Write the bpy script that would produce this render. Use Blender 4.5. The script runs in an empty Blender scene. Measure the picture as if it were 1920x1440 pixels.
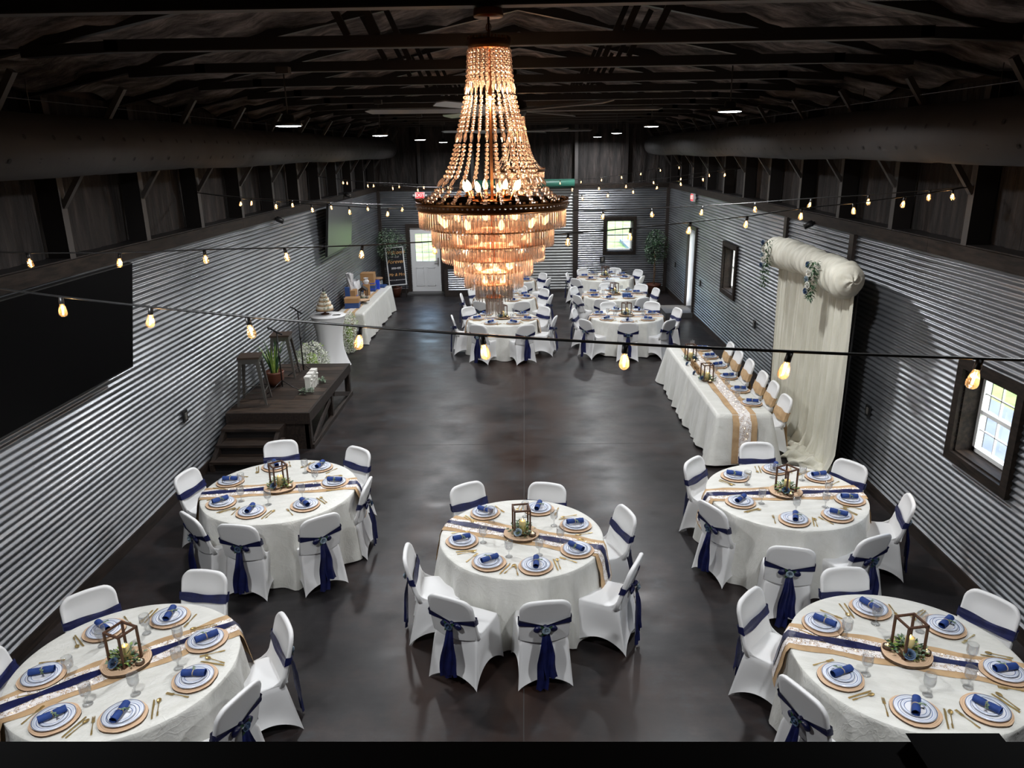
import bpy, math, random
from math import sin, cos, pi, sqrt, atan2, radians, hypot
from mathutils import Vector, Matrix, Euler
R_ = random.Random(7)
SC = bpy.context.scene
COL = SC.collection

# ------------------------------------------------------------------ camera
cam_d = bpy.data.cameras.new('camera')
cam = bpy.data.objects.new('camera', cam_d)
COL.objects.link(cam)
cam_d.sensor_fit = 'HORIZONTAL'; cam_d.sensor_width = 36.0
cam_d.lens = 1411.28 / 1920 * 36.0
cam_d.clip_start = 0.02; cam_d.clip_end = 400
PT, RO, YA = 0.3001, -0.0148, -0.0201
_fw = Vector((sin(YA)*cos(PT), cos(YA)*cos(PT), -sin(PT)))
_r0 = Vector((cos(YA), -sin(YA), 0)); _u0 = _r0.cross(_fw)
_r = cos(RO)*_r0 + sin(RO)*_u0; _u = -sin(RO)*_r0 + cos(RO)*_u0
M4 = Matrix(((_r.x, _u.x, -_fw.x, 0.0615), (_r.y, _u.y, -_fw.y, 0), (_r.z, _u.z, -_fw.z, 4.3559), (0, 0, 0, 1)))
cam.matrix_world = M4
SC.camera = cam

# ------------------------------------------------------------------ world, exposure
W = bpy.data.worlds.new('sky_world'); SC.world = W; W.use_nodes = True
nt = W.node_tree; nt.nodes.clear()
wo = nt.nodes.new('ShaderNodeOutputWorld'); wb = nt.nodes.new('ShaderNodeBackground')
sky = nt.nodes.new('ShaderNodeTexSky'); sky.sky_type = 'NISHITA'
sky.sun_disc = False; sky.sun_elevation = radians(48); sky.sun_rotation = radians(120); sky.air_density = 1.2; sky.dust_density = 2.5
nt.links.new(sky.outputs[0], wb.inputs[0]); nt.links.new(wb.outputs[0], wo.inputs[0])
wb.inputs[1].default_value = 1.3
SC.view_settings.view_transform = 'Standard'
SC.view_settings.look = 'None'
SC.view_settings.gamma = 1.0
SC.view_settings.use_curve_mapping = False
SC.view_settings.exposure = 0.18
SC.cycles.max_bounces = 9
SC.cycles.transparent_max_bounces = 40
SC.cycles.diffuse_bounces = 4
SC.cycles.glossy_bounces = 4
SC.cycles.transmission_bounces = 6
SC.cycles.caustics_reflective = False
SC.cycles.caustics_refractive = False
SC.cycles.sample_clamp_indirect = 2.0
HIGHBAY_W = 100.0
CHAND_W = 18.0

# ------------------------------------------------------------------ material helpers
MATS = {}
def base_mat(name):
    m = bpy.data.materials.new(name); m.use_nodes = True
    n = m.node_tree; b = n.nodes.get('Principled BSDF')
    return m, n, b
def N(n, t, **k):
    x = n.nodes.new(t)
    for a, v in k.items(): setattr(x, a, v)
    return x
def noise_of(n, scale, detail=3, vec=None, stretch=None, rough=0.55):
    tc = N(n, 'ShaderNodeTexCoord'); mp = N(n, 'ShaderNodeMapping')
    n.links.new(tc.outputs[vec or 'Object'], mp.inputs[0])
    if stretch: mp.inputs['Scale'].default_value = stretch
    t = N(n, 'ShaderNodeTexNoise'); t.inputs['Scale'].default_value = scale; t.inputs['Detail'].default_value = detail
    t.inputs['Roughness'].default_value = rough
    n.links.new(mp.outputs[0], t.inputs['Vector'])
    return t
def ramp(n, src, stops):
    r = N(n, 'ShaderNodeValToRGB'); e = r.color_ramp.elements
    while len(e) < len(stops): e.new(0.5)
    for i, (p, c) in enumerate(stops):
        e[i].position = p; e[i].color = (c[0], c[1], c[2], 1) if isinstance(c, tuple) else (c, c, c, 1)
    n.links.new(src, r.inputs[0]); return r
def mat(name, col, rough=0.6, metal=0.0, col2=None, nscale=8, stretch=None, bump=0.0, bscale=None, bstretch=None, sheen=0.0, coat=0.0, spec=None, rvar=0.0, bdist=0.01, lo=0.35, hi=0.65, trans=0.0, vec=None):
    if name in MATS: return MATS[name]
    m, n, b = base_mat(name)
    b.inputs['Base Color'].default_value = (*col, 1)
    b.inputs['Roughness'].default_value = rough; b.inputs['Metallic'].default_value = metal
    if spec is not None: b.inputs['Specular IOR Level'].default_value = spec
    if sheen: b.inputs['Sheen Weight'].default_value = sheen
    if coat: b.inputs['Coat Weight'].default_value = coat; b.inputs['Coat Roughness'].default_value = 0.15
    if trans: b.inputs['Transmission Weight'].default_value = trans
    if col2 or rvar:
        t = noise_of(n, nscale, 4, stretch=stretch, vec=vec)
        if col2:
            r = ramp(n, t.outputs[0], [(lo, col), (hi, col2)]); n.links.new(r.outputs[0], b.inputs['Base Color'])
        if rvar:
            r2 = ramp(n, t.outputs[0], [(0.3, max(0.0, rough-rvar)), (0.7, min(1.0, rough+rvar))]); n.links.new(r2.outputs[0], b.inputs['Roughness'])
    if bump:
        t2 = noise_of(n, bscale or nscale, 5, stretch=bstretch or stretch, vec=vec)
        bp = N(n, 'ShaderNodeBump'); bp.inputs['Strength'].default_value = bump; bp.inputs['Distance'].default_value = bdist
        n.links.new(t2.outputs[0], bp.inputs['Height']); n.links.new(bp.outputs[0], b.inputs['Normal'])
    MATS[name] = m; return m
def emit(name, col, s, sampled=False):
    if name in MATS: return MATS[name]
    m, n, b = base_mat(name)
    b.inputs['Base Color'].default_value = (*col, 1)
    b.inputs['Emission Color'].default_value = (*col, 1); b.inputs['Emission Strength'].default_value = s
    if not sampled: m.cycles.emission_sampling = 'NONE'
    MATS[name] = m; return m
def thin_glass(name, tint=(1, 1, 1), refl=0.08, rough=0.03, rim=0.6, haze=0.0, hcol=(0.9, 0.92, 0.95), trl=False):
    m, n, b = base_mat(name); n.nodes.remove(b)
    out = n.nodes.get('Material Output')
    tr = N(n, 'ShaderNodeBsdfTransparent'); tr.inputs[0].default_value = (*tint, 1)
    gl = N(n, 'ShaderNodeBsdfGlossy'); gl.inputs['Roughness'].default_value = rough
    lw = N(n, 'ShaderNodeLayerWeight'); lw.inputs[0].default_value = 0.25
    mr = N(n, 'ShaderNodeMapRange'); mr.inputs['To Min'].default_value = refl; mr.inputs['To Max'].default_value = rim
    n.links.new(lw.outputs['Facing'], mr.inputs['Value'])
    mx = N(n, 'ShaderNodeMixShader'); n.links.new(mr.outputs[0], mx.inputs[0])
    n.links.new(tr.outputs[0], mx.inputs[1]); n.links.new(gl.outputs[0], mx.inputs[2])
    last = mx
    if haze:
        df = N(n, 'ShaderNodeBsdfTranslucent' if trl else 'ShaderNodeBsdfDiffuse'); df.inputs[0].default_value = (*hcol, 1)
        m2 = N(n, 'ShaderNodeMixShader'); m2.inputs[0].default_value = haze
        n.links.new(mx.outputs[0], m2.inputs[1]); n.links.new(df.outputs[0], m2.inputs[2]); last = m2
    n.links.new(last.outputs[0], out.inputs[0])
    MATS[name] = m; return m
def gen_mat(name, fn):
    m, n, b = base_mat(name); fn(m, n, b); MATS[name] = m; return m

def _galv(m, n, b):
    b.inputs['Metallic'].default_value = 0.82
    t = noise_of(n, 1.3, 4, vec='Object', stretch=(1, 0.4, 2.2))
    r = ramp(n, t.outputs[0], [(0.25, (0.165, 0.174, 0.19)), (0.75, (0.315, 0.328, 0.348))]); n.links.new(r.outputs[0], b.inputs['Base Color'])
    t2 = noise_of(n, 1.5, 2); r2 = ramp(n, t2.outputs[0], [(0.2, 0.285), (0.8, 0.38)]); n.links.new(r2.outputs[0], b.inputs['Roughness'])
GALV = gen_mat('galvanised_steel', _galv)
def _door_galv(m, n, b):
    b.inputs['Metallic'].default_value = 0.25; b.inputs['Roughness'].default_value = 0.45
    b.inputs['Base Color'].default_value = (0.42, 0.43, 0.43, 1)
ROLLM = gen_mat('roll_door_steel', _door_galv)
def _foam(m, n, b):
    b.inputs['Roughness'].default_value = 0.72; b.inputs['Specular IOR Level'].default_value = 0.3
    t = noise_of(n, 5, 5, stretch=(1.2, 1.6, 0.22)); r = ramp(n, t.outputs[0], [(0.35, (0.006, 0.005, 0.0045)), (0.55, (0.019, 0.015, 0.0135)), (0.75, (0.058, 0.045, 0.040))])
    n.links.new(r.outputs[0], b.inputs['Base Color'])
    t3 = noise_of(n, 9, 6, stretch=(1, 1.5, 0.25)); bp = N(n, 'ShaderNodeBump'); bp.inputs['Strength'].default_value = 1.0; bp.inputs['Distance'].default_value = 0.06
    n.links.new(t3.outputs[0], bp.inputs['Height']); n.links.new(bp.outputs[0], b.inputs['Normal'])
FOAM = gen_mat('black_spray_foam', _foam)
def _foamc(m, n, b):
    b.inputs['Roughness'].default_value = 0.75; b.inputs['Specular IOR Level'].default_value = 0.3
    t = noise_of(n, 3.2, 6, stretch=(0.5, 1.6, 1), rough=0.65); r = ramp(n, t.outputs[0], [(0.36, (0.02, 0.017, 0.016)), (0.5, (0.14, 0.118, 0.112)), (0.68, (0.42, 0.36, 0.34))])  # black foam coloured paler, in place of light reaching the ceiling
    n.links.new(r.outputs[0], b.inputs['Base Color'])
    t3 = noise_of(n, 5, 7, stretch=(0.6, 2.0, 1), rough=0.65); bp = N(n, 'ShaderNodeBump'); bp.inputs['Strength'].default_value = 1.0; bp.inputs['Distance'].default_value = 0.1
    n.links.new(t3.outputs[0], bp.inputs['Height']); n.links.new(bp.outputs[0], b.inputs['Normal'])
FOAMC = gen_mat('brightened_ceiling_foam', _foamc)
def _floor(m, n, b):
    t = noise_of(n, 0.8, 9, rough=0.7); r = ramp(n, t.outputs[0], [(0.30, (0.005, 0.0045, 0.005)), (0.46, (0.017, 0.0155, 0.0165)), (0.54, (0.028, 0.021, 0.020)), (0.60, (0.030, 0.029, 0.031)), (0.74, (0.062, 0.060, 0.064))])
    tb = noise_of(n, 5, 7, stretch=(0.35, 1.2, 1), rough=0.7); mx = N(n, 'ShaderNodeMixRGB'); mx.blend_type = 'MULTIPLY'; mx.inputs[0].default_value = 0.6
    rb = ramp(n, tb.outputs[0], [(0.35, 0.55), (0.65, 1.35)])
    n.links.new(r.outputs[0], mx.inputs[1]); n.links.new(rb.outputs[0], mx.inputs[2]); tc = N(n, 'ShaderNodeTexCoord'); sx = N(n, 'ShaderNodeSeparateXYZ'); n.links.new(tc.outputs['Object'], sx.inputs[0])
    ab = N(n, 'ShaderNodeMath'); ab.operation = 'ABSOLUTE'; n.links.new(sx.outputs[0], ab.inputs[0])
    nb = noise_of(n, 0.9, 6, stretch=(1.4, 0.5, 1)); su = N(n, 'ShaderNodeMath'); su.operation = 'MULTIPLY_ADD'; n.links.new(ab.outputs[0], su.inputs[0]); su.inputs[1].default_value = -0.16; n.links.new(nb.outputs[0], su.inputs[2])
    rs = ramp(n, su.outputs[0], [(0.34, 0.0), (0.52, 0.85)])
    m3 = N(n, 'ShaderNodeMixRGB'); n.links.new(rs.outputs[0], m3.inputs[0]); n.links.new(mx.outputs[0], m3.inputs[1]); m3.inputs[2].default_value = (0.030, 0.0145, 0.0095, 1)
    n.links.new(m3.outputs[0], b.inputs['Base Color'])
    t2 = noise_of(n, 1.6, 7, stretch=(0.7, 1, 1), rough=0.65); r2 = ramp(n, t2.outputs[0], [(0.35, 0.285), (0.65, 0.46)]); n.links.new(r2.outputs[0], b.inputs['Roughness'])
    t3 = noise_of(n, 6, 3); bp = N(n, 'ShaderNodeBump'); bp.inputs['Strength'].default_value = 0.12; bp.inputs['Distance'].default_value = 0.006
    n.links.new(t3.outputs[0], bp.inputs['Height']); n.links.new(bp.outputs[0], b.inputs['Normal'])
    b.inputs['Specular IOR Level'].default_value = 0.26
FLOORM = gen_mat('stained_concrete', _floor)
WOODD = mat('dark_stained_wood', (0.007, 0.0045, 0.0035), 0.5, col2=(0.028, 0.018, 0.013), nscale=6, stretch=(6, 0.7, 6), bump=0.3, bscale=10, bdist=0.004)
WOODT = mat('weathered_trim_wood', (0.006, 0.0042, 0.0032), 0.7, col2=(0.022, 0.015, 0.011), nscale=5, stretch=(5, 0.8, 5), bump=0.3, bscale=12, bdist=0.004, spec=0.2)
WOODB = mat('lantern_brown_wood', (0.045, 0.018, 0.008), 0.55, col2=(0.11, 0.045, 0.02), nscale=25, stretch=(3, 3, 0.6))
DECKM = mat('deck_plank_wood', (0.008, 0.005, 0.004), 0.5, col2=(0.035, 0.022, 0.015), nscale=5, stretch=(0.8, 7, 5), bump=0.3, bdist=0.003)
DECKM2 = mat('deck_plank_wood_worn', (0.014, 0.009, 0.006), 0.5, col2=(0.075, 0.048, 0.033), nscale=5, stretch=(0.8, 7, 5), bump=0.3, bdist=0.003)
STEELB = mat('black_painted_steel', (0.008, 0.007, 0.007), 0.42)
STEELG = mat('paler_black_steel', (0.034, 0.030, 0.028), 0.6)  # paler copy of the black steel, also used for lit post edges
RAILM = mat('matte_black_rail', (0.002, 0.002, 0.0025), 0.7, spec=0.08)
DUCTM = mat('charcoal_duct_fabric', (0.013, 0.011, 0.0105), 0.7, col2=(0.019, 0.016, 0.0155), nscale=1.5, bump=0.25, bscale=2.2, bdist=0.03)
HOLEM = mat('duct_hole_black', (0.003, 0.003, 0.003), 0.9)
SPANDEX = mat('white_spandex', (0.80, 0.80, 0.80), 0.55, sheen=0.15, bump=0.08, bscale=5, bdist=0.01)
def _cloth(name, c1, c2, rough, st):
    def f(m, n, b):
        b.inputs['Roughness'].default_value = rough; b.inputs['Sheen Weight'].default_value = 0.2
        t = noise_of(n, 5, 5, stretch=st); r = ramp(n, t.outputs[0], [(0.35, c1), (0.65, c2)]); n.links.new(r.outputs[0], b.inputs['Base Color'])
        tc = N(n, 'ShaderNodeTexCoord'); mp = N(n, 'ShaderNodeMapping'); mp.inputs['Scale'].default_value = st; n.links.new(tc.outputs['Object'], mp.inputs[0])
        v = N(n, 'ShaderNodeTexVoronoi'); v.feature = 'DISTANCE_TO_EDGE'; v.inputs['Scale'].default_value = 6
        nd = N(n, 'ShaderNodeTexNoise'); nd.inputs['Scale'].default_value = 3; n.links.new(mp.outputs[0], nd.inputs[0])
        ad = N(n, 'ShaderNodeVectorMath'); ad.operation = 'ADD'; n.links.new(mp.outputs[0], ad.inputs[0]); n.links.new(nd.outputs['Color'], ad.inputs[1]); n.links.new(ad.outputs[0], v.inputs['Vector'])
        rr = ramp(n, v.outputs['Distance'], [(0.0, 1.0), (0.09, 0.0)])
        nf = N(n, 'ShaderNodeTexNoise'); nf.inputs['Scale'].default_value = 26; nf.inputs['Detail'].default_value = 4; n.links.new(mp.outputs[0], nf.inputs[0])
        mm = N(n, 'ShaderNodeMath'); mm.operation = 'MULTIPLY_ADD'; n.links.new(rr.outputs[0], mm.inputs[0]); mm.inputs[1].default_value = 0.28; n.links.new(nf.outputs[0], mm.inputs[2])
        bp = N(n, 'ShaderNodeBump'); bp.inputs['Strength'].default_value = 0.75; bp.inputs['Distance'].default_value = 0.005
        n.links.new(mm.outputs[0], bp.inputs['Height']); n.links.new(bp.outputs[0], b.inputs['Normal'])
    return gen_mat(name, f)
IVORY = _cloth('ivory_crushed_taffeta', (0.66, 0.655, 0.605), (0.75, 0.745, 0.70), 0.42, (1.0, 3.0, 1.0))
CURTAIN = mat('cream_chiffon', (0.60, 0.58, 0.48), 0.7, col2=(0.74, 0.72, 0.62), nscale=3.5, stretch=(1, 3, 0.4), bump=0.5, bscale=9, bdist=0.02)
NAVY = mat('navy_satin', (0.003, 0.0045, 0.036), 0.36, col2=(0.009, 0.014, 0.085), nscale=9, bump=0.6, bscale=14, bdist=0.01)
BURLAP = mat('tan_burlap', (0.42, 0.27, 0.14), 0.85, col2=(0.56, 0.38, 0.21), nscale=7, bump=0.4, bscale=220, bdist=0.002)
def _lace(m, n, b):
    b.inputs['Base Color'].default_value = (0.85, 0.80, 0.77, 1); b.inputs['Roughness'].default_value = 0.6
    tc = N(n, 'ShaderNodeTexCoord'); v = N(n, 'ShaderNodeTexVoronoi'); v.feature = 'DISTANCE_TO_EDGE'; v.inputs['Scale'].default_value = 70
    n.links.new(tc.outputs['Object'], v.inputs['Vector']); r = ramp(n, v.outputs['Distance'], [(0.10, 1.0), (0.16, 0.0)])
    t2 = noise_of(n, 22, 2); r3 = ramp(n, t2.outputs[0], [(0.48, 0.0), (0.53, 1.0)])
    mx = N(n, 'ShaderNodeMath'); mx.operation = 'MAXIMUM'; n.links.new(r.outputs[0], mx.inputs[0]); n.links.new(r3.outputs[0], mx.inputs[1])
    n.links.new(mx.outputs[0], b.inputs['Alpha'])
LACE = gen_mat('pale_lace', _lace)
def _slice(m, n, b):
    b.inputs['Roughness'].default_value = 0.6
    tc = N(n, 'ShaderNodeTexCoord'); sp = N(n, 'ShaderNodeSeparateXYZ'); cb = N(n, 'ShaderNodeCombineXYZ')
    n.links.new(tc.outputs['Object'], sp.inputs[0]); n.links.new(sp.outputs[0], cb.inputs[0]); n.links.new(sp.outputs[1], cb.inputs[1])
    ln = N(n, 'ShaderNodeVectorMath'); ln.operation = 'LENGTH'; n.links.new(cb.outputs[0], ln.inputs[0])
    nz = noise_of(n, 6, 2); ma = N(n, 'ShaderNodeMath'); ma.operation = 'MULTIPLY_ADD'; n.links.new(nz.outputs[0], ma.inputs[0]); ma.inputs[1].default_value = 0.03; n.links.new(ln.outputs['Value'], ma.inputs[2])
    sn = N(n, 'ShaderNodeMath'); sn.operation = 'SINE'; mu = N(n, 'ShaderNodeMath'); mu.operation = 'MULTIPLY'; mu.inputs[1].default_value = 520; n.links.new(ma.outputs[0], mu.inputs[0]); n.links.new(mu.outputs[0], sn.inputs[0])
    r = ramp(n, sn.outputs[0], [(0.0, (0.60, 0.40, 0.25)), (1.0, (0.74, 0.54, 0.38))]); n.links.new(r.outputs[0], b.inputs['Base Color'])
SLICE = gen_mat('pale_wood_slice', _slice)
BARK = mat('tree_bark', (0.05, 0.028, 0.015), 0.9, col2=(0.13, 0.08, 0.045), nscale=40, bump=0.8, bscale=60, bdist=0.004)
def ring_mat(name, rings, basec=(0.84, 0.85, 0.88), blue=(0.10, 0.16, 0.34), pale=(0.62, 0.68, 0.80)):
    def f(m, n, b):
        b.inputs['Roughness'].default_value = 0.22
        tc = N(n, 'ShaderNodeTexCoord'); sp = N(n, 'ShaderNodeSeparateXYZ'); cb = N(n, 'ShaderNodeCombineXYZ')
        n.links.new(tc.outputs['Object'], sp.inputs[0]); n.links.new(sp.outputs[0], cb.inputs[0]); n.links.new(sp.outputs[1], cb.inputs[1])
        ln = N(n, 'ShaderNodeVectorMath'); ln.operation = 'LENGTH'; n.links.new(cb.outputs[0], ln.inputs[0])
        mu = N(n, 'ShaderNodeMath'); mu.operation = 'MULTIPLY'; mu.inputs[1].default_value = 5.0; n.links.new(ln.outputs['Value'], mu.inputs[0])
        stops = [(0.0, basec)]
        for (a, bb, kind) in rings:
            c = blue if kind else pale
            stops += [(a*5-0.001, basec), (a*5, c), (bb*5, c), (bb*5+0.001, basec)]
        r = N(n, 'ShaderNodeValToRGB'); r.color_ramp.interpolation = 'LINEAR'; e = r.color_ramp.elements
        while len(e) < len(stops): e.new(0.5)
        for i, (p, c) in enumerate(stops): e[i].position = p; e[i].color = (*c, 1)
        n.links.new(mu.outputs[0], r.inputs[0]); n.links.new(r.outputs[0], b.inputs['Base Color'])
    return gen_mat(name, f)
PLATE_L = ring_mat('dinner_plate_glaze', [(0.100, 0.104, 1), (0.108, 0.121, 0), (0.127, 0.131, 1)])
PLATE_S = ring_mat('salad_plate_glaze', [(0.064, 0.068, 1), (0.071, 0.080, 0), (0.085, 0.089, 1)])
NAPKIN = mat('blue_napkin_cloth', (0.008, 0.034, 0.17), 0.75, col2=(0.013, 0.05, 0.23), nscale=30, bump=0.2, bscale=80, bdist=0.002)
TWINE = mat('jute_twine', (0.5, 0.4, 0.26), 0.9)
LEAFS = [mat('sage_leaf', (0.10, 0.16, 0.10), 0.55, col2=(0.25, 0.33, 0.23), nscale=20), mat('dark_green_leaf', (0.012, 0.045, 0.014), 0.45, col2=(0.03, 0.09, 0.03), nscale=15),
         mat('lime_green_leaf', (0.16, 0.27, 0.04), 0.5, col2=(0.32, 0.45, 0.1), nscale=20)]
ROSEB = mat('dusty_blue_petal', (0.05, 0.09, 0.17), 0.7, col2=(0.10, 0.16, 0.26), nscale=30)
ROSEP = mat('pale_blue_petal', (0.25, 0.34, 0.42), 0.7, col2=(0.42, 0.5, 0.56), nscale=30)
ROSEW = mat('white_petal', (0.75, 0.74, 0.68), 0.7)
GOLD = mat('polished_gold_cutlery', (0.85, 0.62, 0.26), 0.29, metal=0.85)
GOBLET = thin_glass('goblet_glass', (0.955, 0.96, 0.965), 0.05, 0.05, 0.6, haze=0.035)
BULBG = thin_glass('amber_bulb_glass', (1.0, 0.84, 0.62), 0.06, 0.05, 0.6, haze=0.10, hcol=(1.0, 0.72, 0.42), trl=True)
PANE = thin_glass('window_pane_glass', (0.97, 0.99, 0.98), 0.04, 0.01, 0.4)
FIL = emit('glowing_filament', (1.0, 0.66, 0.32), 13)
CANDB = emit('lit_candle_bulb', (1.0, 0.70, 0.38), 4.5)
FAIRY = emit('fairy_light_point', (1.0, 0.8, 0.5), 12)
FLAME = emit('candle_flame', (1.0, 0.62, 0.18), 9)
LEDM = emit('led_diffuser', (0.95, 0.98, 1.0), 22, sampled=True)
EXITM = emit('exit_sign_red', (1.0, 0.05, 0.06), 1.1)
EXITW = emit('exit_sign_letters', (1.0, 0.55, 0.5), 1.6)
WAX = mat('ivory_wax', (0.75, 0.60, 0.28), 0.5)
WAXW = mat('white_wax', (0.85, 0.8, 0.7), 0.5)
BRASS = mat('antique_brass', (0.20, 0.085, 0.03), 0.42, metal=1.0)
BRASSL = mat('bright_copper_brass', (0.75, 0.36, 0.15), 0.3, metal=1.0)
def _crystal(m, n, b):
    n.nodes.remove(b); out = n.nodes.get('Material Output')
    tr = N(n, 'ShaderNodeBsdfTransparent'); tr.inputs[0].default_value = (1.0, 0.97, 0.94, 1)
    gl = N(n, 'ShaderNodeBsdfGlossy'); gl.inputs['Roughness'].default_value = 0.16; gl.inputs[0].default_value = (1.0, 0.93, 0.88, 1)
    tl = N(n, 'ShaderNodeBsdfTranslucent'); tl.inputs[0].default_value = (1.0, 0.84, 0.76, 1)
    a = N(n, 'ShaderNodeMixShader'); a.inputs[0].default_value = 0.62; n.links.new(gl.outputs[0], a.inputs[2]); n.links.new(tl.outputs[0], a.inputs[1])
    lw = N(n, 'ShaderNodeLayerWeight'); lw.inputs[0].default_value = 0.62
    mr = N(n, 'ShaderNodeMapRange'); mr.inputs['To Min'].default_value = 0.34; mr.inputs['To Max'].default_value = 0.97; n.links.new(lw.outputs['Facing'], mr.inputs['Value'])
    mx = N(n, 'ShaderNodeMixShader'); n.links.new(mr.outputs[0], mx.inputs[0]); n.links.new(tr.outputs[0], mx.inputs[1]); n.links.new(a.outputs[0], mx.inputs[2])
    n.links.new(mx.outputs[0], out.inputs[0])
CRYSTAL = gen_mat('cut_crystal', _crystal)
WHITEP = mat('white_paint', (0.72, 0.73, 0.74), 0.4)
VINYL = mat('white_vinyl_frame', (0.78, 0.79, 0.78), 0.4)
SCREEN = mat('black_screen_glass', (0.001, 0.001, 0.0013), 0.5, spec=0.05)
SCREENF = mat('satin_screen_glass', (0.20, 0.20, 0.205), 0.32, metal=0.8)
PLASTB = mat('black_plastic', (0.008, 0.008, 0.008), 0.4)
PLASTG = mat('outlet_grey_steel', (0.25, 0.24, 0.22), 0.4, metal=0.6)
GUNM = mat('gunmetal_stool_steel', (0.22, 0.21, 0.19), 0.35, metal=0.9)
GREENR = mat('green_roll_cover', (0.02, 0.10, 0.07), 0.5)
POTM = mat('brown_clay_pot', (0.11, 0.035, 0.018), 0.4, coat=0.3)
SOIL = mat('dark_soil', (0.02, 0.014, 0.01), 0.95)
TRUNKM = mat('pale_tree_trunk', (0.16, 0.10, 0.06), 0.8, col2=(0.3, 0.21, 0.14), nscale=20)
GRASSM = mat('lawn_grass', (0.12, 0.24, 0.04), 0.9, col2=(0.34, 0.42, 0.13), nscale=1.2)
WALKM = mat('concrete_walk', (0.15, 0.175, 0.22), 0.85, col2=(0.20, 0.225, 0.27), nscale=2)
SIGNB = mat('chalkboard_black', (0.006, 0.006, 0.010), 0.4)
GOLDT = mat('gold_script_paint', (0.75, 0.42, 0.16), 0.4)
WHITET = mat('white_script_paint', (0.85, 0.85, 0.88), 0.5)
BOXC = mat('kraft_cardboard', (0.36, 0.20, 0.085), 0.8)
BLUEG = mat('blue_gift_wrap', (0.02, 0.06, 0.20), 0.45)
BLUEB = mat('bright_blue_ribbon', (0.01, 0.06, 0.55), 0.35)
TULLE = mat('white_tissue_tulle', (0.7, 0.7, 0.72), 0.6, bump=0.6, bscale=30, bdist=0.02)
CAKEW = mat('cream_icing', (0.78, 0.72, 0.6), 0.6)
CAKET = mat('tan_ribbon_icing', (0.45, 0.30, 0.17), 0.7)
BLOSSOM = mat('white_blossom', (0.80, 0.81, 0.72), 0.7)
FANM = mat('brushed_fan_blade', (0.42, 0.42, 0.42), 0.35, metal=0.5)

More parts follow.
